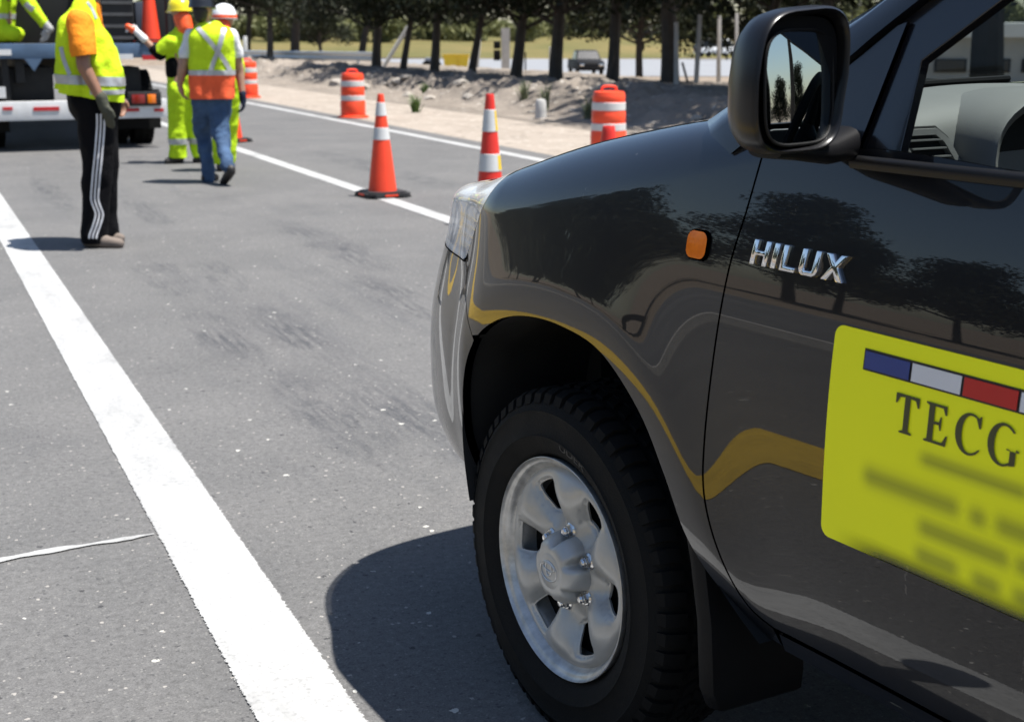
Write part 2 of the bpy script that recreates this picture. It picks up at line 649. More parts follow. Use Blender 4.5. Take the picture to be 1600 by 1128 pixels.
M_PAINT = paint_material()
M_BLACK = mat('black_plastic', (0.005, 0.005, 0.0055), 0.6, var=0.2, bump=0.08, bscale=400, spec=.2)
M_GLOSSBLACK = mat('gloss_black', (0.008, 0.008, 0.010), 0.22, coat=0.5, var=0.2)
M_RUBBER = mat('tyre_rubber', (0.0060, 0.0060, 0.0058), 0.85, var=0.35, scale=14, bump=0.25, bscale=220, spec=.18)
M_DARK = mat('underbody_black', (0.006, 0.006, 0.006), 0.9, var=0.4)
M_STEEL = mat('silver_wheel_paint', (0.43, 0.425, 0.405), 0.40, metal=0.35, coat=0.15, var=0.12, scale=14, bump=0.06, bscale=90)
M_LIP = mat('worn_rim_lip', (0.46, 0.455, 0.44), 0.36, metal=0.6, var=0.25, scale=40)
M_CHROME = mat('chrome', (0.80, 0.80, 0.81), 0.06, metal=1.0, var=0.04)
M_NUT = mat('nut_steel', (0.62, 0.62, 0.62), 0.2, metal=1.0, var=0.2, scale=90)
M_AMBER = mat('amber_lens', (1.0, 0.20, 0.004), 0.14, coat=0.7, var=0.18, scale=60)
M_DASH = mat('grey_dash_plastic', (0.20, 0.20, 0.195), 0.6, var=0.07, scale=4, bump=0.15, bscale=700)
M_DASHD = mat('dark_dash_plastic', (0.10, 0.105, 0.11), 0.6, var=0.07, scale=4, bump=0.15, bscale=700)
M_MIRROR = mat('mirror_silver', (0.82, 0.86, 0.88), 0.02, metal=1.0, var=0.02)
M_GLASS = glass_mat('window_glass', (0.46, 0.52, 0.50))
M_LENS = glass_mat('lamp_lens', (0.97, 0.97, 0.96), 1.0)
def milky_lens():
    m, t, b = new_mat('milky_lamp_lens')
    out = t.nodes['Material Output']
    b.inputs['Base Color'].default_value = (.93, .94, .94, 1)
    b.inputs['Roughness'].default_value = .05
    n = ramp(t, noise_tex(t, nd(t, 'ShaderNodeTexCoord').outputs['Object'], 30.0, 3.0), [(.3, .30), (.7, .40)])
    tr = nd(t, 'ShaderNodeBsdfTransparent')
    mx = nd(t, 'ShaderNodeMixShader')
    t.links.new(n, mx.inputs[0])
    t.links.new(b.outputs[0], mx.inputs[1])
    t.links.new(tr.outputs[0], mx.inputs[2])
    t.links.new(mx.outputs[0], out.inputs[0])
    return m


M_REFL = mat('lamp_reflector', (0.86, 0.86, 0.85), 0.35, metal=0.1, var=0.05)

# --- body surface: plan curve swept with a height profile
_pl = np.array([(-4.35, .862), (-3.6, .884), (-2.6, .888), (-1.6, .888), (-.9, .888), (-.4, .888), (0, .887), (.25, .878), (.45, .855), (.6, .815), (.72, .762), (.82, .685), (.9, .585), (.955, .45), (.985, .25), (.995, 0)])
_q = np.concatenate([[0], np.cumsum(np.hypot(*np.diff(_pl, axis=0).T))])
_fx, _fy = spline(_q, _pl[:, 0]), spline(_q, _pl[:, 1])
SMAX = _q[-1]
_tab = np.linspace(0, SMAX, 6000)
_tabx = np.maximum.accumulate(_fx(_tab))


def s_of(X):
    return np.interp(X, _tabx, _tab)


_side = spline([.30, .36, .42, .47, .52, .58, .65, .75, .85, .95, 1.05, 1.15, 1.25, 1.35],
               [.14, .090, .054, .033, .0185, .0085, .003, .0003, .0006, .0055, .0165, .035, .060, .092])
_bump = spline([.30, .36, .40, .45, .5, .56, .62, .70, .78, .84, .88, .915, .96, 1.02, 1.08, 1.14, 1.2],
               [.19, .11, .066, .034, .014, .003, .0, .0, .0075, .0195, .029, .038, .0475, .0565, .068, .088, .125])
_ztop = spline([-4.4, -1.2, -.62, -.40, -.15, .12, .30, .45, .6, .75, .88, .995], [1.235, 1.235, 1.262, 1.262, 1.228, 1.170, 1.119, 1.086, 1.066, 1.050, 1.036, 1.026])
_rr = spline([-4.4, -1.0, -.66, -.45, -.2, .12, .3, .45, .6, 1.0], [.02, .02, .03, .085, .115, .115, .085, .055, .046, .045])
_rd = spline([-4.4, -1.0, -.66, -.45, -.2, .12, .3, .45, .6, 1.0], [.012, .012, .02, .07, .105, .105, .085, .062, .055, .055])
TH = R(76)
VR = 0.16
ARCH = [(.325, .40), (.338, .445), (.352, .51), (.356, .585), (.346, .66), (.313, .735), (.252, .793), (.16, .838), (.052, .862), (-.07, .865), (-.199, .842), (-.318, .762), (-.392, .667), (-.444, .579), (-.50, .517), (-.565, .474), (-.62, .445)]


def catmull(pts, n=8):
    pts = [np.array(p, float) for p in pts]
    out = []
    for i in range(len(pts) - 1):
        p0, p1, p2, p3 = pts[max(i - 1, 0)], pts[i], pts[i + 1], pts[min(i + 2, len(pts) - 1)]
        for k in range(n):
            u = k / n
            out.append(tuple(.5 * ((2 * p1) + (-p0 + p2) * u + (2 * p0 - 5 * p1 + 4 * p2 - p3) * u * u + (-p0 + 3 * p1 - 3 * p2 + p3) * u**3)))
    out.append(tuple(pts[-1]))
    return out


_ac = np.array(catmull(ARCH, 6))
_aang = np.arctan2(_ac[:, 1] - .42, _ac[:, 0] + .05)
_arad = np.hypot(_ac[:, 1] - .42, _ac[:, 0] + .05)
_o = np.argsort(_aang)
_aang, _arad = _aang[_o], _arad[_o]


def flare(X, z):
    a = np.arctan2(z - .42, X + .05)
    e = np.hypot(z - .42, X + .05) - np.interp(a, _aang, _arad)
    wgt = sstep(-.25, .35, a) * (1 - sstep(2.75, 3.25, a))       # fades out below the axle
    q = (e - .068) / .009
    t1 = np.clip(np.where(q > 30, q, np.log1p(np.exp(np.minimum(q, 30)))) * .009 / .20, 0, 1)
    soft = (1 - t1) ** 2.5 - .24 * np.clip(1 - e / .068, 0, 1.3) ** 2
    return .0125 * soft * wgt


def z0_of(X):
    return _ztop(X) - _rr(X) * math.sin(TH)


def S(s, v, off=0.0):
    """body surface; s along the plan curve, v = height (then round the shoulder)"""
    s = np.asarray(s, float)
    v = np.asarray(v, float)
    X = _fx(s)
    z0 = z0_of(X)
    th = np.clip((v - z0) / VR, 0, 1.15) * TH
    z = np.where(v < z0, v, z0 + _rr(X) * np.sin(th))
    wb = sstep(.24, .52, X)
    d = (1 - wb) * _side(z) + wb * _bump(z)
    d = d + np.where(v < z0, 0, _rd(X) * (1 - np.cos(th)))
    d = d - flare(X, z) * (1 - sstep(.33, .45, X))
    d = d - off
    e = 1e-3
    tx, ty = _fx(s + e) - _fx(s - e), _fy(s + e) - _fy(s - e)
    ln = np.hypot(tx, ty)
    nx, ny = -ty / ln, tx / ln          # outward in plan
    return np.stack([X - nx * d, _fy(s) - ny * d, z], -1)


def S_n(s, v):
    e = 6e-4
    a = S(s + e, v) - S(s - e, v)
    b = S(s, v + e) - S(s, v - e)
    n = np.cross(a, b)
    n /= np.linalg.norm(n, axis=-1, keepdims=True) + 1e-12
    y = S(s, v)
    flip = np.sign((n * (y - np.array([-0.5, 0, .8]))).sum(-1))
    return n * flip[..., None]


def v_of(X, z):
    """v that gives height z at plan position X"""
    z0 = z0_of(X)
    if z <= z0:
        return z
    q = min(1.0, max(0.0, (z - z0) / float(_rr(X))))
    return z0 + VR * math.asin(q) / TH


def vtop(X):
    return z0_of(X) + VR


def pts_sv(lst):
    return [(float(s_of(x)), float(v_of(x, z))) for x, z in lst]


def resample(poly, step):
    out = []
    n = len(poly)
    for i in range(n):
        a, b = np.array(poly[i]), np.array(poly[(i + 1) % n])
        k = max(1, int(math.ceil(np.hypot(*(b - a)) / step)))
        for j in range(k):
            out.append(a + (b - a) * j / k)
    return np.array(out)


def inside(P, poly):
    x, y = P[:, 0], P[:, 1]
    c = np.zeros(len(P), bool)
    n = len(poly)
    for i in range(n):
        x0, y0 = poly[i]
        x1, y1 = poly[(i + 1) % n]
        if y0 == y1:
            continue
        k = ((y0 > y) != (y1 > y)) & (x < (x1 - x0) * (y - y0) / (y1 - y0) + x0)
        c ^= k
    return c


def seg_dist(P, poly):
    d = np.full(len(P), 1e9)
    n = len(poly)
    for i in range(n):
        a, b = poly[i], poly[(i + 1) % n]
        ab = b - a
        L2 = (ab**2).sum() + 1e-18
        t = np.clip(((P - a) @ ab) / L2, 0, 1)
        d = np.minimum(d, np.hypot(*(P - a - t[:, None] * ab).T))
    return d


def area2(poly):
    x, y = poly[:, 0], poly[:, 1]
    return (x * np.roll(y, -1) - y * np.roll(x, -1)).sum()


def shrink(poly, g):
    if area2(poly) < 0:
        poly = poly[::-1]
    t = np.roll(poly, -1, 0) - np.roll(poly, 1, 0)
    t /= np.linalg.norm(t, axis=1, keepdims=True) + 1e-12
    return poly + np.stack([-t[:, 1], t[:, 0]], 1) * g, np.stack([t[:, 1], -t[:, 0]], 1)


def triangulate(loops, step):
    """CDT of the area inside loops[0] and outside the others; returns 2D verts, tris"""
    pts, edges = [], []
    for lp in loops:
        b = len(pts)
        pts += [tuple(p) for p in lp]
        edges += [(b + i, b + (i + 1) % len(lp)) for i in range(len(lp))]
    lo, hi = loops[0].min(0), loops[0].max(0)
    gx = np.arange(lo[0] + step * .5, hi[0], step)
    gy = np.arange(lo[1] + step * .5, hi[1], step)
    g = np.stack(np.meshgrid(gx, gy), -1)
    g[1::2, :, 0] += step * .5
    g = g.reshape(-1, 2)
    g = g[inside(g, loops[0])]
    for lp in loops:
        g = g[seg_dist(g, lp) > step * .45]
    for lp in loops[1:]:
        g = g[~inside(g, lp)]
    pts += [tuple(p) for p in g]
    r = delaunay_2d_cdt([Vector(p) for p in pts], edges, [], 0, 1e-7)
    V = np.array([tuple(p) for p in r[0]])
    T = np.array([f for f in r[2] if len(f) == 3])
    c = V[T].mean(1)
    k = inside(c, loops[0])
    for lp in loops[1:]:
        k &= ~inside(c, lp)
    return V, T[k]


def panel_mesh(name, poly, step=.014, gap=.0022, thick=.016, off=0.0, holes=(), fn=None, nfn=None, edge=.0022, ink=None):
    """skin cut from a parametric surface, with rounded, returned edges"""
    fn = fn or S
    nfn = nfn or S_n
    loops = []
    outs = []
    for i, lp in enumerate([poly] + list(holes)):
        lp = resample([tuple(p) for p in lp], step * .6)
        q, o = shrink(lp, gap if i == 0 else -gap)
        if i > 0:
            o = -o
        loops.append(q)
        outs.append(o)
    V, T = triangulate(loops, step)
    P = fn(V[:, 0], V[:, 1], off)
    N = nfn(V[:, 0], V[:, 1])
    verts, norms, faces = [P], [N], []
    fl = np.cross(P[T[:, 1]] - P[T[:, 0]], P[T[:, 2]] - P[T[:, 0]])
    sgn = (fl * N[T[:, 0]]).sum(1) > 0
    faces += [tuple(t) if s else tuple(t[::-1]) for t, s in zip(T.tolist(), sgn)]
    base = len(P)
    if thick > 0:
        for q, o in zip(loops, outs):
            n = len(q)
            Pq, Nq = fn(q[:, 0], q[:, 1], off), nfn(q[:, 0], q[:, 1])
            Tq = fn(q[:, 0] + o[:, 0] * 1e-3, q[:, 1] + o[:, 1] * 1e-3, off) - Pq
            Tq /= np.linalg.norm(Tq, axis=1, keepdims=True) + 1e-12
            mid = Nq * .7 + Tq * .7
            r0, r1, r2 = Pq, Pq + Tq * edge * .45 - Nq * edge * .35, Pq + Tq * edge * .7 - Nq * edge
            r3 = r2 - Nq * thick
            verts += [r0, r1, r2, r3]
            norms += [Nq, mid, Tq, Tq]
            for rr in range(3):
                for i in range(n):
                    j = (i + 1) % n
                    a, b_, c, d = base + rr * n + i, base + rr * n + j, base + (rr + 1) * n + j, base + (rr + 1) * n + i
                    faces.append((a, d, c, b_))
            base += 4 * n
    verts = np.concatenate(verts)
    norms = np.concatenate(norms)
    norms /= np.linalg.norm(norms, axis=1, keepdims=True) + 1e-12
    me = bpy.data.meshes.new(name)
    me.from_pydata(verts.tolist(), [], faces)
    if ink is not None:
        A, B = ink(V)
        A = np.concatenate([A, np.zeros(len(verts) - len(A))])
        B = np.concatenate([B, np.ones(len(verts) - len(B))])
        me.attributes.new('ink', 'FLOAT', 'POINT').data.foreach_set('value', A)
        me.attributes.new('cover', 'FLOAT', 'POINT').data.foreach_set('value', B)
    smooth_mesh(me)
    me.normals_split_custom_set_from_vertices(norms.tolist())
    return me


def mirror_mesh(me, name):
    vs = [(v.co.x, -v.co.y, v.co.z) for v in me.vertices]
    fs = [tuple(p.vertices)[::-1] for p in me.polygons]
    m2 = bpy.data.meshes.new(name)
    m2.from_pydata(vs, [], fs)
    for mt in me.materials:
        m2.materials.append(mt)
    smooth_mesh(m2, 40)
    return m2


def panel(name, poly, material=None, parent=CAR, both=True, **kw):
    me = panel_mesh(name, poly, **kw)
    o = link_mesh(name, me, material or M_PAINT, parent)
    if both:
        link_mesh(name, mirror_mesh(me, name), None, parent)
    return o


def top_run(x0, x1, n=40):
    xs = np.linspace(s_of(x0), s_of(x1), n)
    return [(float(s), float(vtop(_fx(s)))) for s in xs]


ac = catmull(ARCH, 6)
GAP = [(-.545, 1.262), (-.545, 1.235), (-.535, 1.134), (-.517, 1.04), (-.502, .892), (-.494, .75), (-.503, .654), (-.546, .557), (-.592, .497), (-.645, .4765)]
gap = catmull(GAP, 8)
LAMP_R = [(.282, 1.105), (.292, 1.075), (.310, 1.040), (.365, .975), (.415, .928), (.435, .918)]
BGAP = [(.405, .936), (.383, .922), (.355, .868), (.318, .815), (.285, .770)]

# fender
arch_f = [p for p in ac if p[0] < .268 and p[1] > .446 or p[0] < -.3]
fpoly = pts_sv(gap[:]) + [(float(s_of(-.655)), .4455)]
fpoly += pts_sv([p for p in arch_f if p[1] > .4465][::-1])
fpoly += pts_sv(catmull([(.292, .778), (.318, .815), (.355, .868), (.383, .922), (.405, .936)], 5))
fpoly += pts_sv(catmull(LAMP_R[:-1][::-1], 6)[1:])
fpoly += top_run(.275, -.545)
FENDER = panel('fender', fpoly, step=.012)
# front door
dpoly = pts_sv(gap[6:]) + [(float(s_of(-1.70)), .4765), (float(s_of(-1.725)), .52)]
dpoly += [(float(s_of(-1.73)), .9), (float(s_of(-1.72)), float(v_of(-1.72, 1.2165))), (float(s_of(-.555)), float(v_of(-.56, 1.2165)))]
DOOR = panel('door', dpoly, step=.014)
# rear door, bed side, sill
RA = [(-3.085 + .47 * math.cos(a), .40 + .47 * math.sin(a)) for a in np.linspace(0.1, math.pi - .1, 30)]
panel('rear_door', pts_sv([(-1.735, .48), (-2.45, .48), (-2.55, .7), (-2.60, 1.0), (-2.60, 1.228), (-1.735, 1.228)]), step=.04)
panel('bed_side', pts_sv([(-2.64, .48), (-2.62, .46)] + RA + [(-3.60, .5), (-4.30, .52), (-4.32, 1.2), (-2.64, 1.2)]), step=.05)
panel('sill', pts_sv([(-.655, .438), (-.655, .471), (-2.60, .471), (-2.60, .438)]), step=.02, gap=.001)
# bumper (each half), headlights, grille
bpoly = pts_sv(BGAP[1:][::-1]) + pts_sv([(.40, .919), (.435, .9135)]) + [(float(s), .913) for s in np.linspace(s_of(.47), SMAX, 30)]
bpoly += [(float(s), .445) for s in np.linspace(SMAX, s_of(.345), 40)]
bpoly += pts_sv([p for p in ac if p[0] > .287 and p[1] > .447])
BUMP = panel('bumper', bpoly, step=.016, gap=.0015)
lpoly = pts_sv(catmull(LAMP_R, 6)) + [(float(s), .914) for s in np.linspace(s_of(.45), s_of(.80), 12)] + pts_sv([(.87, .94), (.885, .975)]) + top_run(.875, .285, 26)
lower_grille = [(float(s), .913) for s in np.linspace(s_of(.84), SMAX, 12)] + top_run(.994, .89, 12)[:]
panel('grille', [(float(s), .914) for s in np.linspace(s_of(.895), SMAX, 12)] + [(float(s), float(vtop(_fx(s)))) for s in np.linspace(SMAX, s_of(.895), 12)], M_GLOSSBLACK, step=.03)


M_MILK = milky_lens()


def build_lamp(mirror):
    root = empty('headlight')
    root.parent = CAR

    def put(name, me, m, par):
        if mirror:
            me.materials.append(m)
            me = mirror_mesh(me, name)
        return link_mesh(name, me, m, par)
    put('lens', panel_mesh('lens', lpoly, step=.016, gap=.0012, thick=.012), M_MILK, root)
    rf = put('reflector', panel_mesh('reflector', lpoly, step=.02, gap=.006, thick=.004, off=-.034), M_REFL, root)
    # chrome-grey surround along the edge
    q = resample(lpoly, .012)
    q1, _ = shrink(q, .003)
    q2, _ = shrink(q, .011)
    P1, P2 = S(q1[:, 0], q1[:, 1], -.002), S(q2[:, 0], q2[:, 1], -.006)
    n = len(P1)
    vs = np.concatenate([P1, P2])
    if mirror:
        vs = vs * np.array([1, -1, 1])
    mb = MB().add(vs.tolist(), [(i, (i + 1) % n, n + (i + 1) % n, n + i) for i in range(n)])
    mb.build('trim', M_LIP, root)
    # horizontal optic ribs behind the lens, the lower ones amber
    for k, z in enumerate((1.055, 1.03, 1.005, .985, .965, .945)):
        xr = .325 + (1.06 - z) * .95
        ss = np.linspace(s_of(xr + .012), s_of(xr + .24 - .05 * k * .5), 16)
        mb = MB()
        th_ = .0035
        A = S(ss, np.full(16, z), -.003)
        B = S(ss, np.full(16, z - th_), -.014)
        Cc = S(ss, np.full(16, z - 2 * th_), -.003)
        vs = np.concatenate([A, Cc, B])
        if mirror:
            vs = vs * np.array([1, -1, 1])
        fs = []
        for i in range(15):
            for a, b_ in ((0, 16), (16, 32), (32, 0)):
                fs.append((a + i, a + i + 1, b_ + i + 1, b_ + i))
        mb.add(vs.tolist(), fs)
        mb.build('optic_rib', mat('amber_rib', (0.85, 0.62, 0.12), 0.25, var=.15) if k in (0, 2, 3, 4, 5) else M_REFL, rf)
    return root


build_lamp(False)
build_lamp(True)

# hood
ssh = np.linspace(s_of(-.50), SMAX - 1e-3, 60)
Pb = S(ssh, vtop(_fx(ssh)))
vs, fs = [], []
K = 33
for p in Pb:
    yb = max(p[1] - .004, .002)
    for j in range(K):
        q = -1 + 2 * j / (K - 1)
        y = yb * math.sin(q * math.pi / 2)
        vs.append((p[0], y, p[2] + .001 + .082 * (yb * yb - y * y)))
for i in range(len(Pb) - 1):
    for j in range(K - 1):
        fs.append((i * K + j, i * K + j + 1, (i + 1) * K + j + 1, (i + 1) * K + j))
# returned edge so that the shut line reads as a gap
nb = len(vs)
edge = [i * K + K - 1 for i in range(len(Pb))]
edge2 = [i * K for i in range(len(Pb))]
for e_ in (edge, edge2):
    b0 = len(vs)
    for i in e_:
        x, y, z = vs[i]
        vs.append((x, y, z - .03))
    for i in range(len(e_) - 1):
        fs.append((e_[i], e_[i + 1], b0 + i + 1, b0 + i))
MB().add(vs, fs).build('hood', M_PAINT, CAR, angle=50)
# dark tray below hood shut lines, panel gaps and the inner wings
mb = MB()
ss2 = np.linspace(s_of(-.60), s_of(.268), 120)
A = S(ss2, vtop(_fx(ss2)), -.022)
Bq = S(ss2, np.full(120, 1.0), -.05)
Dq = S(ss2, np.full(120, .88), -.06)
for sgn in (1, -1):
    F_ = np.array([1, sgn, 1])
    inner = A.copy()
    inner[:, 1] = np.maximum(inner[:, 1] - .12, 0)
    inner[:, 2] -= .04
    vs = np.concatenate([inner * F_, A * F_, Bq * F_, Dq * F_])
    fs = []
    for k in range(3):
        for i in range(119):
            fs.append((k * 120 + i, k * 120 + i + 1, (k + 1) * 120 + i + 1, (k + 1) * 120 + i))
    MB().add(vs.tolist(), fs).build('inner_panel', M_DARK, CAR)

# wheel housing liners and underbody
def liner(xc, arch_pts, y0, y1):
    mb = MB()
    n = len(arch_pts)
    for sgn in (1, -1):
        vs = [(x, sgn * (y1 - .012), z) for x, z in arch_pts] + [(x, sgn * y0, z) for x, z in arch_pts] + [(xc, sgn * y0, .25)]
        fs = [(i, i + 1, n + i + 1, n + i) for i in range(n - 1)] + [(n + i, n + i + 1, 2 * n) for i in range(n - 1)]
        mb.add(vs, fs)
    return mb.build('wheel_liner', M_DARK, CAR)


def arch_inset(g):
    out = []
    for x, z in ac:
        dx, dz = x + .05, z - .42
        l = math.hypot(dx, dz)
        out.append((x + dx / l * g, z + dz / l * g))
    return out


liner(0, arch_inset(.006), .42, .885)
liner(-3.085, RA, .42, .87)
mb = MB()
mb.box((-1.75, 0, .50), (2.1, 1.50, .10))
mb.box((.55, 0, .60), (.5, 1.1, .35))
mb.box((-3.5, 0, .62), (1.6, 1.05, .16))
mb.box((-1.7, .45, .42), (4.6, .10, .14))
mb.box((-1.7, -.45, .42), (4.6, .10, .14))
mb.box((-1.55, .72, .485), (1.9, .18, .05))
mb.box((-1.55, -.72, .485), (1.9, .18, .05))
mb.tube([(0, -.7, .36), (0, .7, .36)], .05)
mb.tube([(-3.085, -.7, .36), (-3.085, .7, .36)], .05)
mb.box((-.25, 0, .75), (1.5, .9, .5))
mb.build('underbody', M_DARK, CAR, smooth=False)

# ---- wheels
LUG0 = R(94)
RIM_R = .2205


def wheel_parts():
    """local: x forward, y outward (0 at the rim's outer plane), z up, centred on the axle"""
    parts = {}
    # tyre: revolve about y
    MY = Matrix(((1, 0, 0, 0), (0, 0, 1, 0), (0, -1, 0, 0), (0, 0, 0, 1)))
    prof = [(.215, -.03), (.226, -.014), (.234, -.004), (.242, .001), (.25, .0055), (.262, .0115), (.270, .0145), (.2725, .0165), (.2755, .0135), (.30, .0145), (.318, .0105), (.322, .0125), (.326, .0095), (.338, .001), (.350, -.012), (.3555, -.026),
            (.357, -.05), (.358, -.10), (.357, -.15), (.3535, -.178), (.345, -.200), (.318, -.222), (.27, -.226), (.23, -.21), (.206, -.19)]
    mb = MB().lathe(prof, 96, MY, caps=False)
    parts['tyre'] = mb
    tb = MB()
    nb_ = 58
    for k in range(nb_):
        a = 2 * math.pi * k / nb_
        Mr = Matrix.Rotation(a, 4, 'Y')
        # shoulder lug: wraps from tread over the shoulder
        for (y0, y1, sw) in ((-.045, -.006, 1), (-.165, -.195, -1)):
            ww = .0125
            r_t, r_e = .3655, .349
            vs = []
            for x in (-ww, ww):
                x2 = x + (.004 if sw > 0 else -.004)
                vs += [(x, y0, r_t), (x2, (y0 + y1) / 2 + sw * .006, r_t - .001), (x2, y1 + sw * .004, r_e + .006), (x2 * .9, y1 + sw * .011, r_e - .012), (x, y1 - sw * .012, .335), (x, y0, .345)]
            fs = [(0, 1, 2, 3, 4, 5), (11, 10, 9, 8, 7, 6)] + [(i, (i + 1) % 6 + 0, (i + 1) % 6 + 6, i + 6) for i in range(6)]
            tb.add(vs, fs, Mr)
        for yc, sk in ((-.075, .006), (-.104, -.006), (-.133, .006)):
            ww = .0115
            Mb = Matrix.Rotation(a + (.03 if yc == -.104 else 0), 4, 'Y')
            tb.add([(-ww + sk, yc - .0115, .3645), (ww + sk, yc - .0115, .3645), (ww - sk, yc + .0115, .3645), (-ww - sk, yc + .0115, .3645),
                    (-ww + sk, yc - .0115, .35), (ww + sk, yc - .0115, .35), (ww - sk, yc + .0115, .35), (-ww - sk, yc + .0115, .35)],
                   [(0, 1, 2, 3), (0, 4, 5, 1), (1, 5, 6, 2), (2, 6, 7, 3), (3, 7, 4, 0)], Mb)
    parts['tread'] = tb
    # rim lip and barrel
    lip = [(.2005, -.020), (.2035, -.016), (.2075, -.0085), (.2115, -.0055), (.2150, -.0045), (.2180, -.0005), (.2205, .0035), (.2215, .003), (.2215, -.002), (.2195, -.006), (.214, -.03), (.203, -.05), (.19, -.06), (.188, -.17), (.20, -.19), (.186, -.19), (.182, -.06), (.19, -.03), (.1985, -.022)]
    parts['lip'] = MB().lathe(lip, 96, MY, close=True)
    return parts


def disc_height(x, z):
    r = np.hypot(x, z)
    a = np.arctan2(z, x)
    base = spline([0, .045, .062, .080, .098, .12, .15, .172, .186, .1935, .199], [-.024, -.024, -.0255, -.028, -.029, -.0235, -.0125, -.0115, -.0165, -.0235, -.026])(r)
    c = np.cos(6 * (a - LUG0))
    lob = spline([0, .05, .08, .105, .135, .16, .18, .195, .21], [0, 0, .006, .0155, .0170, .0105, .003, 0, 0])(r)
    sh = np.sign(c) * np.abs(c) ** .75
    pocket = -.006 * np.exp(-((r - .0815) / .013) ** 2) * np.clip(c, 0, 1)
    return base + lob * sh * .95 + pocket


def wheel_disc(name):
    out = [np.array([.199 * math.cos(t), .199 * math.sin(t)]) for t in np.linspace(0, 2 * math.pi, 120, endpoint=False)]
    inn = [np.array([.040 * math.cos(t), .040 * math.sin(t)]) for t in np.linspace(0, 2 * math.pi, 40, endpoint=False)]
    holes = []
    for k in range(6):
        a0 = LUG0 + R(30) + k * math.pi / 3
        # rounded trapezoid, wider outside
        cor = [(.110, -.0155), (.117, -.0205), (.155, -.0285), (.1655, -.0250), (.1685, 0), (.1655, .0250), (.155, .0285), (.117, .0205), (.110, .0155), (.108, 0)]
        cor = catmull(cor + [cor[0]], 5)[:-1]
        holes.append(np.array([(r * math.cos(a0) - w_ * math.sin(a0), r * math.sin(a0) + w_ * math.cos(a0)) for r, w_ in cor]))

    def fn(a, b, off=0):
        y = disc_height(a, b) + off
        # rolled edge round each opening
        for h in holes:
            hx, hz = h.mean(0)
            near = np.hypot(a - hx, b - hz) < .07
            if near.any():
                d = seg_dist(np.stack([a[near], b[near]], 1), h)
                y[near] -= .0065 * np.exp(-(d / .0045) ** 2)
        return np.stack([a, y, b], -1)

    def nfn(a, b):
        e = 4e-4
        n = np.cross(fn(a, b + e) - fn(a, b - e), fn(a + e, b) - fn(a - e, b))
        n /= np.linalg.norm(n, axis=-1, keepdims=True)
        return n
    return panel_mesh(name, out, step=.0042, gap=0, thick=.005, holes=[inn] + holes, fn=fn, nfn=nfn, edge=.001)


def emblem():
    """three interlocking ellipses"""
    mb = MB()
    for (cx, cz, ax, az) in ((0, 0, .0275, .0190), (0, .0052, .0100, .0142), (0, .0085, .0195, .0074)):
        p = [(cx + ax * math.cos(t), .0, cz + az * math.sin(t)) for t in np.linspace(0, 2 * math.pi, 33)]
        mb.tube(p, .0017, 6, caps=False)
    return mb


WP = wheel_parts()
DISC = wheel_disc('disc')


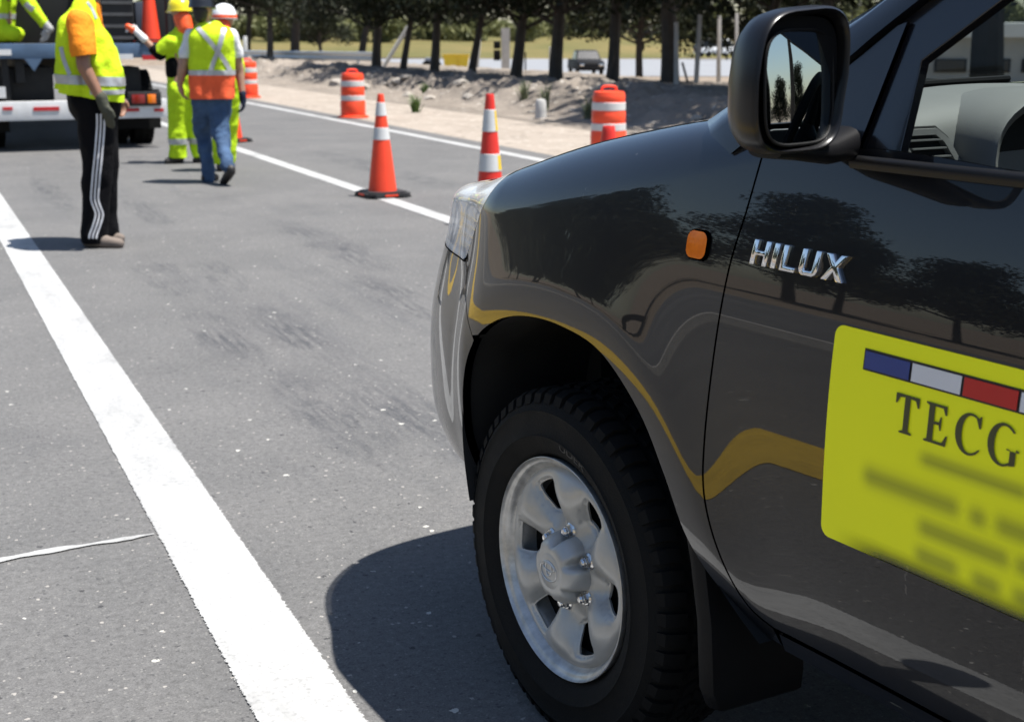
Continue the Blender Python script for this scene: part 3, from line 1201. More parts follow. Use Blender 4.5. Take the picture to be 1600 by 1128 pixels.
def build_wheel(first):
    root = empty('wheel')
    root.parent = CAR
    if first is None:
        t = WP['tyre'].build('tyre', M_RUBBER, root, angle=60)
        tr = WP['tread'].build('tread', mat('shaded_tread_rubber', (.0035, .0035, .0035), .9, var=.3, spec=.2), root, angle=30)  # darker than the sidewall rubber: the wheel arch's shade is put into the colour
        tr['kind'] = 'stuff'
        WP['lip'].build('rim', M_LIP, root, angle=40)
        link_mesh('disc', DISC, M_STEEL, root)
        MYo = Matrix(((1, 0, 0, 0), (0, 0, 1, 0), (0, -1, 0, 0), (0, 0, 0, 1)))
        # hub cap with scallops round the nuts
        prof = [(.0, .0215), (.031, .0215), (.0325, .0205), (.0355, .0195), (.0395, .0205), (.047, .0195), (.056, .014), (.064, .002), (.069, -.014), (.071, -.030)]

        def mod(r, z, a):
            c = max(0.0, math.cos(6 * (-a - LUG0)))
            return r - .017 * c ** 2.0 * max(0, (r - .044) / .026)
        MB().lathe([(max(r, 1e-4), z) for r, z in prof], 96, MYo, mod=mod).build('hub_cap', M_STEEL, root, angle=60)
        em = emblem().build('emblem', mat('emblem_silver', (0.55, 0.55, .56), .3, metal=.7), root)
        em.location = (0, .0218, 0)
        pl = MB()
        for k in range(6):
            a = LUG0 + k * math.pi / 3
            c = Vector((.0735 * math.cos(a), -.030, .0735 * math.sin(a)))
            hexa = [(.0105 * math.cos(R(60 * i + 10)), .0105 * math.sin(R(60 * i + 10))) for i in range(6)]
            Mh = Matrix.Translation(c) @ MYo
            nb2 = MB()
            nb2.lathe([(.0165, 0), (.0165, .004), (.0125, .007)], 20, Mh)
            nb2.prism(hexa, .015, Mh)
            nb2.lathe([(.0082, .0148), (.0082, .019), (.0055, .0225), (.0001, .023)], 16, Mh)
            nb2.build('lug_nut', M_NUT, root, angle=30, bevel=0)
        MB().lathe([(.001, -.062), (.150, -.062), (.188, -.066), (.188, -.075), (.15, -.13), (.001, -.13)], 40, MYo).build('brake_backing', mat('dark_backing_iron', (.010, .0095, .009), .9, spec=.15), root)  # brake part widened into a dark backing, standing in for shade behind the openings
        # raised sidewall lettering
        fc = bpy.data.curves.new('sidewall_text', 'FONT')
        fc.body = 'UDER'
        fc.size = .030
        fc.extrude = .0006
        ob = bpy.data.objects.new('tmp', fc)
        COL.objects.link(ob)
        dg = bpy.context.evaluated_depsgraph_get()
        me = bpy.data.meshes.new_from_object(ob.evaluated_get(dg))
        bpy.data.objects.remove(ob)
        xs = [v.co.x for v in me.vertices]
        wid = max(xs)
        for v in me.vertices:
            ang = R(76) - (v.co.x - wid / 2) / .22
            rr = .2555 + v.co.y * .8
            yy = .0102 + (rr - .2555) * .22 + v.co.z
            v.co = (rr * math.cos(math.pi - ang), yy, rr * math.sin(math.pi - ang)) if False else (-rr * math.cos(ang), yy, rr * math.sin(ang))
        me.materials.clear()
        link_mesh('sidewall_letters', me, mat('letter_rubber', (.030, .030, .030), .6), root)
    else:
        for ch in list(first.children):
            c = ch.copy()
            COL.objects.link(c)
            c.parent = root
    return root


w0 = build_wheel(None)
w0.location = (0, .855, .352)
for _c in w0.children:
    if _c.name.split('.')[0] in ('rim', 'disc', 'hub_cap', 'lug_nut', 'emblem'):
        k_ = 1.03 if _c.name.startswith('rim') else 1.068
        _c.scale = (k_, 1, k_)
for (x, y, rz) in ((-3.085, .845, 0), (0, -.845, math.pi), (-3.085, -.845, math.pi)):
    wq = build_wheel(w0)
    wq.location = (x, y, .355)
    wq.rotation_euler = (0, R(23) if rz == 0 else 0, rz)

# mud flap
for sgn in (1, -1):
    mb = MB()
    prof = [(-.425, .61), (-.455, .52), (-.478, .42), (-.490, .30), (-.487, .262), (-.477, .252)]
    vs, fs = [], []
    for i, (x, z) in enumerate(prof):
        yo = .868 if i < 4 else .868 - .018 * (i - 3)
        for (dx, y) in ((.022, yo - .004), (.004, yo), (-.012, yo - .008), (-.016, .66), (.010, .66)):
            vs.append((x + dx, sgn * y, z))
    for i in range(len(prof) - 1):
        for j in range(5):
            fs.append((i * 5 + j, i * 5 + (j + 1) % 5, (i + 1) * 5 + (j + 1) % 5, (i + 1) * 5 + j))
    fs.append((0, 1, 2, 3, 4))
    n5 = (len(prof) - 1) * 5
    fs.append((n5, n5 + 1, n5 + 2, n5 + 3, n5 + 4))
    mb.add(vs, fs).build('mud_flap', M_BLACK, CAR, angle=50)

# ---- door sign (printed magnetic sheet), badge, side indicator
def soft(a, b, x, w_):
    return sstep(a - w_, a + w_, x) * (1 - sstep(b - w_, b + w_, x))


BLOBS = [(-.945, -1.12, .846, .009, .014), (-.845, -1.015, .795, .013, .011), (-1.033, -1.06, .793, .012, .009), (-1.075, -1.35, .794, .013, .010),
         (-.950, -1.10, .752, .012, .010), (-1.11, -1.35, .752, .012, .010), (-.948, -1.02, .712, .011, .009), (-1.045, -1.09, .710, .011, .009), (-1.11, -1.35, .710, .012, .009)]
SZ0, SZ1, SX0, SX1 = .680, .996, -.765, -1.56


def sign_ink(V):
    X = _fx(V[:, 0])
    z = V[:, 1]
    ink = np.zeros(len(V))
    for (x0, x1, zc, h, w_) in BLOBS:
        k = soft(x1, x0, X, .014) * np.exp(-((z - zc) / (h * 1.15)) ** 2)
        ink = np.maximum(ink, k * .62)
    blur = sstep(.86, .74, z) if False else 1 - sstep(.74, .88, z)
    edge_b = sstep(SZ0 - .002, SZ0 + .030, z)
    cov = 1 - (1 - edge_b) * sstep(-.78, -.90, X) if False else np.where(z < SZ0 + .03, 1 - (1 - edge_b) * (1 - sstep(-.90, -.78, X)), 1.0)
    return ink, cov


def sign_material():
    m, t, b = new_mat('fluorescent_sign')
    at = nd(t, 'ShaderNodeAttribute', attribute_name='ink')
    cv = nd(t, 'ShaderNodeAttribute', attribute_name='cover')
    tc = nd(t, 'ShaderNodeTexCoord')
    y = ramp(t, noise_tex(t, tc.outputs['Object'], 4.0, 4.0), [(0.3, (0.95, 0.98, 0.010)), (0.7, (0.98, 1.0, 0.014))])
    col = mixc(t, at.outputs['Fac'], y, (0.10, 0.11, 0.03))
    t.links.new(col, b.inputs['Base Color'])
    t.links.new(cv.outputs['Fac'], b.inputs['Alpha'])
    b.inputs['Roughness'].default_value = 0.38
    b.inputs['Specular IOR Level'].default_value = 0.3
    return m


def rrect(x0, x1, z0, z1, r, n=6):
    p = []
    sx, sz = (1 if x1 > x0 else -1), (1 if z1 > z0 else -1)
    for (cx, cz, a0) in ((x1 - sx * r, z1 - sz * r, 0), (x0 + sx * r, z1 - sz * r, 90), (x0 + sx * r, z0 + sz * r, 180), (x1 - sx * r, z0 + sz * r, 270)):
        for k in range(n + 1):
            a = R(a0 + 90 * k / n)
            p.append((cx + sx * r * math.cos(a), cz + sz * r * math.sin(a)))
    return p


spoly = [(float(s_of(x)), z) for x, z in rrect(SX0, SX1, SZ0, SZ1, .016)]
SIGN = link_mesh('door_sign', panel_mesh('door_sign', spoly, step=.008, gap=0, thick=.0008, off=.0012, edge=.0004, ink=sign_ink), sign_material(), DOOR)
SIGN['label'] = 'fluorescent yellow magnetic sign with a blue, white and red bar'


def on_door(poly, name, m, off, parent, thick=.0004):
    pl_ = [(float(s_of(x)), z) for x, z in poly]
    return link_mesh(name, panel_mesh(name, pl_, step=.012, gap=0, thick=thick, off=off, edge=.0003), m, parent)


M_INK = mat('print_black', (0.010, 0.010, 0.012), 0.4)
M_BLUE = mat('print_blue', (0.020, 0.045, 0.22), 0.4, var=.06)
M_PWHITE = mat('print_white', (0.68, 0.69, 0.72), 0.4, var=.04)
M_RED = mat('print_red', (0.50, 0.012, 0.010), 0.4, var=.06)
bz1, bz0 = .9725, .9425
on_door([(-.827, bz0), (-1.50, bz0), (-1.50, bz1), (-.827, bz1)], 'bar_border', M_INK, .0024, SIGN)
xx = -.8300
for k, (wd, m_) in enumerate(((.082, M_BLUE), (.084, M_PWHITE), (.085, M_RED), (.084, M_PWHITE), (.084, M_BLUE), (.084, M_PWHITE), (.084, M_RED), (.05, M_PWHITE))):
    on_door([(xx, bz0 + .0028), (xx - wd, bz0 + .0028), (xx - wd, bz1 - .0028), (xx, bz1 - .0028)], 'bar_field', m_, .0036, SIGN)
    xx -= wd + .0042


def thick_arc(cx, cz, rx, rz, a0, a1, w_mid, w_end, n=26):
    o, i_ = [], []
    for k in range(n + 1):
        u = k / n
        a = R(a0 + (a1 - a0) * u)
        wv = w_end + (w_mid - w_end) * max(0.0, math.sin(math.pi * u)) ** .8
        o.append((cx + rx * math.cos(a), cz + rz * math.sin(a)))
        i_.append((cx + (rx - wv) * math.cos(a), cz + (rz - wv * .45) * math.sin(a)))
    return o + i_[::-1]


# serif capitals T E C G, cell coordinates: x right 0..w, z 0..1
T_ = [(0.0, 1), (0, .74), (.05, .74), (.13, .91), (.30, .93), (.30, .08), (.18, .04), (.18, 0), (.60, 0), (.60, .04), (.48, .08), (.48, .93), (.65, .91), (.73, .74), (.78, .74), (.78, 1)]
E_ = [(0, 1), (0, .96), (.10, .92), (.10, .08), (0, .04), (0, 0), (.70, 0), (.74, .27), (.69, .27), (.58, .07), (.28, .07), (.28, .48), (.44, .49), (.48, .36), (.52, .36), (.52, .70), (.48, .70), (.44, .56), (.28, .55), (.28, .93), (.54, .93), (.62, .77), (.67, .77), (.66, 1)]
C_ = thick_arc(.44, .5, .44, .52, 42, 322, .20, .05) 
C_t = [(.70, .70), (.755, .70), (.755, 1.0), (.72, 1.0), (.68, .93), (.60, .93)]
G_ = thick_arc(.44, .5, .44, .52, 42, 312, .20, .07)
G_s = [(.56, .40), (.92, .40), (.92, .44), (.83, .47), (.83, .07), (.66, .03), (.66, .42), (.56, .44)]


def letter(polys, x0, z0, h, name, mt, parent, wsc=1.0, off=.0028):
    vs, fs = [], []
    for pl_ in polys:
        lp = resample([(p[0], p[1]) for p in pl_], .08)
        if area2(lp) < 0:
            lp = lp[::-1]
        V, T = triangulate([lp], .12)
        X = x0 - V[:, 0] * h * wsc
        Z = z0 + V[:, 1] * h
        P = S(s_of(X), Z, off)
        b0 = len(vs)
        vs += P.tolist()
        fs += [tuple(int(q) + b0 for q in t) for t in T]
    return MB().add(vs, fs).build(name, mt, parent, smooth=False)


M_FADE = mat('print_text', (0.050, 0.055, 0.016), 0.45)
lx, lh, lz = -.894, .0535, .8715
letter([T_], lx, lz, lh, 'sign_letter', M_FADE, SIGN)
letter([E_], lx - .0535, lz, lh, 'sign_letter', M_FADE, SIGN)
letter([C_, C_t], lx - .1050, lz, lh, 'sign_letter', M_FADE, SIGN)
letter([G_, G_s], lx - .1575, lz, lh, 'sign_letter', M_FADE, SIGN)

# chrome badge letters
SH = .18
BH = .0385
L_H = [[(0, 0), (.22, 0), (.22, .40), (.60, .40), (.60, 0), (.82, 0), (.82, 1), (.60, 1), (.60, .58), (.22, .58), (.22, 1), (0, 1)]]
L_I = [[(0, 0), (.23, 0), (.23, 1), (0, 1)]]
L_L = [[(0, 0), (.72, 0), (.72, .19), (.23, .19), (.23, 1), (0, 1)]]
L_U = [[(0, 1), (0, .22), (.06, .08), (.18, 0), (.66, 0), (.78, .08), (.84, .22), (.84, 1), (.61, 1), (.61, .24), (.56, .19), (.28, .19), (.23, .24), (.23, 1)]]
L_X = [[(0, 0), (.28, 0), (.47, .34), (.68, 0), (.97, 0), (.62, .52), (.93, 1), (.66, 1), (.48, .71), (.30, 1), (0, 1), (.33, .52)]]
bx, bz = -.572, 1.0535
for polys, adv in ((L_H, 1.02), (L_I, .43), (L_L, .88), (L_U, 1.04), (L_X, 1.0)):
    for pl_ in polys:
        n = len(pl_)
        lo_, hi_, top = [], [], []
        zz = lambda q: bz + q[1] * BH - (abs(bx) - .572) * .0
        cxm = sum(p[0] for p in pl_) / n
        czm = sum(p[1] for p in pl_) / n
        for p in pl_:
            X = bx - (p[0] + SH * (1 - p[1]) * -0.6) * BH * 1.20
            lo_.append(S(s_of(X), zz(p), -.001))
            hi_.append(S(s_of(X), zz(p), .0058))
        vs = [tuple(q) for q in lo_] + [tuple(q) for q in hi_]
        fs = [tuple(range(n, 2 * n))] + [(i, (i + 1) % n, n + (i + 1) % n, n + i) for i in range(n)]
        MB().add(vs, fs).build('badge_letter', M_CHROME, DOOR, smooth=True, angle=20, bevel=.0019)
    bx -= adv * BH * 1.20

ipoly = [(float(s_of(x)), z) for x, z in rrect(-.4105, -.4600, 1.0440, 1.0875, .014)]
IND = link_mesh('side_indicator', panel_mesh('side_indicator', ipoly, step=.006, gap=0, thick=.008, off=.006, edge=.005), M_AMBER, FENDER)

# ---- cabin: pillars, frames, glass, roof
def wy(z):
    return .842 - .30 * (z - 1.22)


def flatpanel(poly, name, m, thick, off=0.0, holes=(), parent=CAR, both=True, step=.03):
    def fn(a, b, o=0):
        a = np.asarray(a, float)
        return np.stack([a, .842 - .30 * (b - 1.22) + off + o, b], -1)

    def nfn(a, b):
        n = np.array([0, 1, .30]) / math.hypot(1, .3)
        return np.tile(n, (len(a), 1))
    me = panel_mesh(name, poly, step=step, gap=0, thick=thick, holes=holes, fn=fn, nfn=nfn, edge=.002)
    o = link_mesh(name, me, m, parent)
    if both:
        link_mesh(name, mirror_mesh(me, name), None, parent)
    return o


hole = [(-.812, 1.215), (-.804, 1.362), (-.908, 1.438), (-1.20, 1.632), (-1.29, 1.655), (-1.66, 1.655), (-1.68, 1.215)]
flatpanel([(-.52, 1.216), (-.671, 1.352), (-.766, 1.424), (-1.10, 1.660), (-1.25, 1.70), (-1.725, 1.70), (-1.725, 1.196), (-.52, 1.196)], 'window_frame', M_GLOSSBLACK, .014, -.012, holes=[[p if p[1] > 1.22 else (p[0], 1.2005) for p in hole]])
flatpanel([(-.535, 1.236), (-.671, 1.346), (-.752, 1.408), (-.768, 1.413), (-.740, 1.236)], 'sail_panel', mat('sail_plastic', (.014, .015, .019), .28, coat=.4), .004, -.003)
flatpanel([(-1.735, 1.205), (-1.735, 1.70), (-2.2, 1.69), (-2.52, 1.56), (-2.60, 1.205)], 'rear_window_frame', M_GLOSSBLACK, .05, -.012, holes=[[(-1.78, 1.24), (-1.78, 1.65), (-2.16, 1.64), (-2.42, 1.53), (-2.5, 1.24)]])
flatpanel([(-1.775, 1.235), (-1.775, 1.655), (-2.17, 1.645), (-2.43, 1.535), (-2.51, 1.235)], 'rear_window', M_GLASS, 0, -.03)
# weather strip along the waist line
xsw = np.linspace(-.735, -1.72, 40)
mb = MB()
for sgn in (1, -1):
    Pw = S(s_of(xsw), np.array([v_of(float(x), 1.211) for x in xsw]))
    n = len(xsw)
    rows = []
    for (dy, dz) in ((.003, -.004), (.0055, .004), (.005, .012), (.0005, .0175), (-.012, .018), (-.03, .012)):
        rows += [(p[0], sgn * (p[1] + dy), 1.2150 + dz * .85) for p in Pw]
    fs = [(k * n + i, k * n + i + 1, (k + 1) * n + i + 1, (k + 1) * n + i) for k in range(5) for i in range(n - 1)]
    fs.append(tuple(k * n for k in range(6)))
    MB().add(rows, fs).build('waist_seal', mat('satin_black_seal', (.006, .006, .0065), .4, var=.15, spec=.3), CAR, angle=60)

# inner door top
mb = MB()
for sgn in (1, -1):
    MB().box((-1.25, sgn * .775, 1.095), (.98, .07, .21), bevel=.015).build('door_trim', M_DASHD, CAR)
# A pillars
ST = [((-.47, .840, 1.212), (-.36, .80, 1.256), (-.36, .70, 1.262)), ((-.671, .806, 1.356), (-.622, .768, 1.404), (-.63, .69, 1.392)), ((-.766, .785, 1.428), (-.712, .750, 1.458), (-.72, .67, 1.444)), ((-1.10, .712, 1.664), (-1.05, .675, 1.694), (-1.06, .60, 1.682))]
for sgn in (1, -1):
    vs, fs = [], []
    cur = [catmull([s_[k] for s_ in ST], 6) for k in range(3)]
    n = len(cur[0])
    for i in range(n):
        a, b_, c = (np.array(cur[k][i]) for k in range(3))
        m1 = (a + b_) / 2 + np.array([.006, .012, .004])
        d = a + np.array([.02, -.06, -.03])
        for p in (a - np.array([0, .012, .0]), a, m1, b_, (b_ + c) / 2 + np.array([.005, 0, .006]), c, d):
            vs.append((p[0], sgn * p[1], p[2]))
    for i in range(n - 1):
        for j in range(7):
            fs.append((i * 7 + j, i * 7 + (j + 1) % 7, (i + 1) * 7 + (j + 1) % 7, (i + 1) * 7 + j))
    MB().add(vs, fs).build('front_pillar', M_PAINT, CAR, angle=50)
# windscreen
vs, fs = [], []
nu, nv = 20, 12
for i in range(nv + 1):
    u = i / nv
    e0 = np.array((-.36, .70, 1.262)) * (1 - u) + np.array((-1.06, .60, 1.682)) * u
    c0 = np.array((-.27, 0, 1.275)) * (1 - u) + np.array((-.985, 0, 1.715)) * u
    for j in range(nu + 1):
        q = -1 + 2 * j / nu
        x = c0[0] + (e0[0] - c0[0]) * q * q
        z = c0[2] + (e0[2] - c0[2]) * q * q
        vs.append((x, e0[1] * q, z))
for i in range(nv):
    for j in range(nu):
        a = i * (nu + 1) + j
        fs.append((a, a + 1, a + nu + 2, a + nu + 1))
MB().add(vs, fs).build('windscreen', M_GLASS, CAR, angle=80)
# roof and cab back
vs, fs = [], []
xs_ = [-.97, -1.2, -1.6, -2.0, -2.3, -2.5, -2.58, -2.62, -2.64]
zc_ = [1.712, 1.757, 1.783, 1.775, 1.75, 1.70, 1.62, 1.45, .7]
for x, zc in zip(xs_, zc_):
    for j in range(21):
        q = -1 + 2 * j / 20
        hw = .70 if zc > 1.5 else .80
        vs.append((x - .07 * q * q * (1 if x > -1.1 else 0), hw * math.sin(q * math.pi / 2), zc - .05 * abs(q) ** 3))
for i in range(len(xs_) - 1):
    for j in range(20):
        a = i * 21 + j
        fs.append((a, a + 1, a + 22, a + 21))
MB().add(vs, fs).build('roof', M_PAINT, CAR, angle=60)
# bed floor, tailgate, rails
mb = MB()
mb.box((-3.48, 0, .80), (1.64, 1.6, .03))
mb.box((-4.31, 0, 1.0), (.05, 1.66, .42), bevel=.015)
mb.box((-3.48, .83, 1.20), (1.66, .07, .05), bevel=.012)
mb.box((-3.48, -.83, 1.20), (1.66, .07, .05), bevel=.012)
mb.build('cargo_bed', M_PAINT, CAR)
# sports bar standing in the bed
mb = MB()
for sgn in (1, -1):
    mb.tube(catmull([(-2.74, sgn * .70, 1.2), (-2.78, sgn * .68, 1.5), (-2.84, sgn * .62, 1.70), (-2.86, sgn * .50, 1.76), (-2.86, 0, 1.775)], 6), .036, 12)
    mb.tube(catmull([(-2.80, sgn * .66, 1.64), (-3.0, sgn * .69, 1.50), (-3.5, sgn * .72, 1.24)], 6), .030, 12)
mb.build('sports_bar', M_GLOSSBLACK, CAR)

# ---- wing mirror
def srr(hw, hh, n=48, p=4.0):
    o = []
    for k in range(n):
        t = 2 * math.pi * k / n
        c, s_ = math.cos(t), math.sin(t)
        o.append((hw * math.copysign(abs(c) ** (2 / p), c), hh * math.copysign(abs(s_) ** (2 / p), s_)))
    return o


def build_mirror(sgn):
    root = empty('wing_mirror')
    root.parent = CAR
    root.location = (-.800, sgn * .997, 1.338)
    root.scale = (1, sgn, 1)
    # local frame: face looks to -x (turned a little towards the cab); section coordinates (y outward, z up)
    yawm = R(9)
    SY = 1.17

    def loc(d, y, z):
        # d = depth forward of the face
        y = y * SY
        x2, y2 = d * math.cos(yawm) - y * math.sin(yawm), d * math.sin(yawm) * -1 + y * math.cos(yawm)
        return (x2, y2, z)
    secs = [(-.0045, .0785, .0900, 0), (-.002, .0808, .0922, 0), (.006, .0830, .0940, 0), (.030, .0855, .0955, -.001), (.055, .0825, .0925, -.002), (.080, .0720, .0820, -.004), (.100, .0550, .0640, -.006), (.113, .0320, .0380, -.008), (.118, .0060, .0080, -.009)]
    vs, fs = [], []
    n = 48
    # recess first (inner lip), then outside
    inner = [(.016, .0720, .0825, 0), (.005, .0742, .0855, 0), (-.003, .0765, .0880, 0)]
    allsec = inner + secs
    for (d, hw, hh, sh) in allsec:
        for (y, z) in srr(hw, hh, n):
            z2 = z + sh
            # taller outboard edge slopes: the housing narrows to the top outside
            y2 = y - max(0, z) * .10 * (1 if y > 0 else .15) + (.006 if z < 0 and y < 0 else 0)
            vs.append(loc(d - .012 * (1 if False else 0), y2, z2 + .010 * (-y / .08) * (1 if z > 0 else 0) * .6))
    for i in range(len(allsec) - 1):
        for j in range(n):
            k = (j + 1) % n
            fs.append((i * n + j, i * n + k, (i + 1) * n + k, (i + 1) * n + j))
    fs.append(tuple((len(allsec) - 1) * n + j for j in range(n)))
    MB().add(vs, fs).build('housing', mat('mirror_housing', (.006, .006, .007), .32, coat=.0, var=.12, spec=.35), root, angle=60)
    back = [loc(.015, y * 1.0, z) for (y, z) in srr(.0715, .082, n)]
    MB().add(back, [tuple(range(n))]).build('backing', M_BLACK, root, smooth=False)
    # glass: slightly convex, tilted
    vs, fs = [], []
    rows = 9
    GY, GZ = R(MIR_YAW), R(MIR_PITCH)
    Mg = Matrix.Rotation(GY, 4, 'Z') @ Matrix.Rotation(GZ, 4, 'Y')
    for r_ in range(rows):
        f_ = (r_ + .0) / (rows - 1)
        for (y, z) in srr(.0800 * max(f_, .001), .0725 * max(f_, .001), n):
            y2 = y - max(0, z) * .08 * (1 if y > 0 else .15)
            rr_ = y2 * y2 + z * z
            q = Mg @ Vector((rr_ / (2 * 1.3), y2, z - .009))
            vs.append((q.x + .004, q.y, q.z))
    for i in range(rows - 1):
        for j in range(n):
            k = (j + 1) % n
            fs.append((i * n + j, i * n + k, (i + 1) * n + k, (i + 1) * n + j))
    g = MB().add(vs, fs).build('mirror_glass', M_MIRROR_D, root, angle=80)
    ring = [Mg @ Vector((-.001 + (y * y + z * z) / 2.6, y - max(0, z) * .08 * (1 if y > 0 else .15), z - .009)) + Vector((.004, 0, 0)) for (y, z) in srr(.0812, .0735, n)]
    MB().tube(ring + [ring[0]], .0022, 6, caps=False).build('glass_rim', M_BLACK, root)
    # arm to the door corner
    arm = [(.035, .03, -.090), (.045, -.03, -.100), (.065, -.10, -.108), (.085, -.160, -.104)]
    vs, fs = [], []
    m_ = 14
    for i, p in enumerate(arm):
        hx, hz = (.034, .012) if i < 2 else (.034, .012 + .006 * (i - 1))
        for k in range(m_):
            t = 2 * math.pi * k / m_
            vs.append((p[0] + hx * math.copysign(abs(math.cos(t)) ** .7, math.cos(t)), p[1], p[2] + .004 * i + hz * math.copysign(abs(math.sin(t)) ** .7, math.sin(t))))
    for i in range(len(arm) - 1):
        for k in range(m_):
            k2 = (k + 1) % m_
            fs.append((i * m_ + k, i * m_ + k2, (i + 1) * m_ + k2, (i + 1) * m_ + k))
    fs += [tuple(range(m_)), tuple(3 * m_ + k for k in range(m_))]
    MB().add(vs, fs).build('mirror_arm', M_DARKARM, root, angle=60)
    return root


M_DARKARM = mat('arm_black', (.004, .004, .005), .5, var=.15, spec=.25)
MIR_YAW, MIR_PITCH = 15.0, 3.6


def mirror_dust():
    m, t, b = new_mat('dusty_mirror')
    tc = nd(t, 'ShaderNodeTexCoord')
    d = stones(t, tc.outputs['Object'], 420.0, 0.80, 0.30, 1)
    n = ramp(t, noise_tex(t, tc.outputs['Object'], 14.0, 4.0), [(0.45, 0.0), (0.7, 1.0)])
    t.links.new(mixc(t, mth(t, 'MULTIPLY', d, n), (0.40, 0.44, 0.45), (0.42, 0.42, 0.40)), b.inputs['Base Color'])
    b.inputs['Metallic'].default_value = 1.0
    b.inputs['Roughness'].default_value = 0.015
    return m


M_MIRROR_D = mirror_dust()
build_mirror(1)
build_mirror(-1)

# ---- interior seen through the open window
dash = empty('dashboard')
dash.parent = CAR
profd = catmull([(-.36, 1.262), (-.48, 1.292), (-.58, 1.297), (-.65, 1.288), (-.684, 1.268), (-.697, 1.235), (-.705, 1.18), (-.735, 1.08), (-.72, .92), (-.62, .80)], 5)
vs, fs = [], []
ysd = list(np.linspace(-.76, .76, 41))
for y in ysd:
    drop = .045 * max(0, (abs(y) - .50) / .26) ** 1.6
    back = .10 * max(0, (abs(y) - .45) / .31) ** 2.0
    hump = .016 * math.exp(-((y - .36) / .2) ** 2) + .010 * math.exp(-(y / .25) ** 2)
    for (x, z) in profd:
        k = sstep(1.15, 1.28, z)
        vs.append((x - back * float(k) * .0, y, z - drop * float(k) * .35 + hump * float(k)))
n = len(profd)
for i in range(len(ysd) - 1):
    for j in range(n - 1):
        fs.append((i * n + j, i * n + j + 1, (i + 1) * n + j + 1, (i + 1) * n + j))
MB().add(vs, fs).build('dash_top', M_DASH, dash, angle=60)
# side vent: surround, dark throat and slats
VY = [(.730, 1.256), (.643, 1.256), (.621, 1.242), (.581, 1.190), (.680, 1.184)]


def vent_x(z):
    return -.7045 - (1.235 - z) * .12


def vring(sc_, dx):
    cy_ = sum(p[0] for p in VY) / 5
    cz_ = sum(p[1] for p in VY) / 5
    return [(vent_x(z) + dx, cy_ + (y - cy_) * sc_, cz_ + (z - cz_) * sc_) for y, z in VY]


a, b_, c_ = vring(1.12, -.001), vring(1.10, -.008), vring(.80, -.0085)
d_ = vring(.78, .02)
mb = MB()
mb.add(a + b_ + c_ + d_, [(k * 5 + i, k * 5 + (i + 1) % 5, (k + 1) * 5 + (i + 1) % 5, (k + 1) * 5 + i) for k in range(3) for i in range(5)])
vent = mb.build('vent', M_DASH, dash, angle=30)
MB().add(vring(.80, .004), [tuple(range(5))]).build('vent_throat', M_DARK, vent, smooth=False)
e1 = vring(1.16, -.002)
MB().tube([Vector(p) for p in e1] + [Vector(e1[0])], .0022, 6).build('vent_seam', M_DARK, vent)
for k in range(4):
    z = 1.2425 - k * .0125
    u = (1.256 - z) / .068
    y0, y1 = .710 - .040 * u, .643 - .052 * u
    mb = MB()
    mb.box(((vent_x(z) - .004), (y0 + y1) / 2, z), (.010, abs(y0 - y1), .0022))
    mb.build('slat', M_DASH, vent, smooth=False)
# instrument hood with a black opening
vs, fs = [], []
secb = [(-.56, .15, .060, 1.235), (-.62, .185, .085, 1.228), (-.70, .205, .098, 1.220), (-.775, .215, .103, 1.215), (-.785, .212, .100, 1.215), (-.775, .195, .088, 1.212), (-.68, .185, .080, 1.212)]
for (x, hw, hh, zc) in secb:
    for (y, z) in srr(hw, hh, 40, 2.6):
        vs.append((x, .385 + y, zc + z))
for i in range(len(secb) - 1):
    for j in range(40):
        k = (j + 1) % 40
        fs.append((i * 40 + j, i * 40 + k, (i + 1) * 40 + k, (i + 1) * 40 + j))
MB().add(vs, fs).build('instrument_hood', M_DASH, dash, angle=60)
MB().add([(-.70, .385 + y, 1.212 + z) for (y, z) in srr(.2, .095, 40, 2.6)], [tuple(range(40))]).build('instrument_panel', M_DARK, dash, smooth=False)
# steering wheel
sw = empty('steering_wheel', (-1.0, .36, 1.20))
sw.parent = CAR
sw.rotation_euler = (0, R(-62), 0)
ringp = [(.185 * math.cos(t), .185 * math.sin(t), 0) for t in np.linspace(0, 2 * math.pi, 49)]
MB().tube(ringp, .0155, 10, caps=False).build('wheel_rim', M_BLACK, sw)
mb = MB()
mb.lathe([(.001, -.05), (.06, -.05), (.075, -.02), (.07, .012), (.03, .02), (.001, .02)], 24)
for a in (0, 180, 270):
    mb.tube([(0, 0, 0), (.18 * math.cos(R(a)), .18 * math.sin(R(a)), 0)], [.03, .012], 8)
mb.tube([(0, 0, -.05), (0, 0, -.35)], .03, 10)
mb.build('hub', M_BLACK, sw)
# seats
for y in (.37, -.37):
    st_ = empty('seat', (-1.45, y, .82))
    st_.parent = CAR
    MB().box((.0, 0, -.05), (.52, .50, .16), bevel=.05).build('cushion', M_DASHD, st_)
    b2 = MB().box((-.33, 0, .28), (.14, .48, .60), bevel=.055).build('backrest', M_DASHD, st_)
    MB().box((-.36, 0, .68), (.10, .26, .17), bevel=.04).build('headrest', M_DASHD, st_)
# wiper lying along the foot of the windscreen, and the cowl
mb = MB()
mb.tube([(-.33, .60, 1.292), (-.345, .35, 1.305), (-.34, .05, 1.312)], .007, 8)
mb.tube([(-.345, .35, 1.312), (-.31, .10, 1.30), (-.27, -.10, 1.285)], .008, 8)
mb.build('wiper', M_BLACK, CAR)
mb = MB()
vs, fs = [], []
for j in range(25):
    y = -.72 + 1.44 * j / 24
    q = y / .72
    vs += [(-.50 + .02, y, 1.262 + .045 * (1 - q * q)), (-.38 + .1 * (1 - q * q), y, 1.256 + .018 * (1 - q * q)), (-.36 + .09 * (1 - q * q), y, 1.266 + .013 * (1 - q * q))]
MB().box((-.42, 0, 1.225), (.12, 1.42, .03)).build('cowl', M_BLACK, CAR, smooth=False)
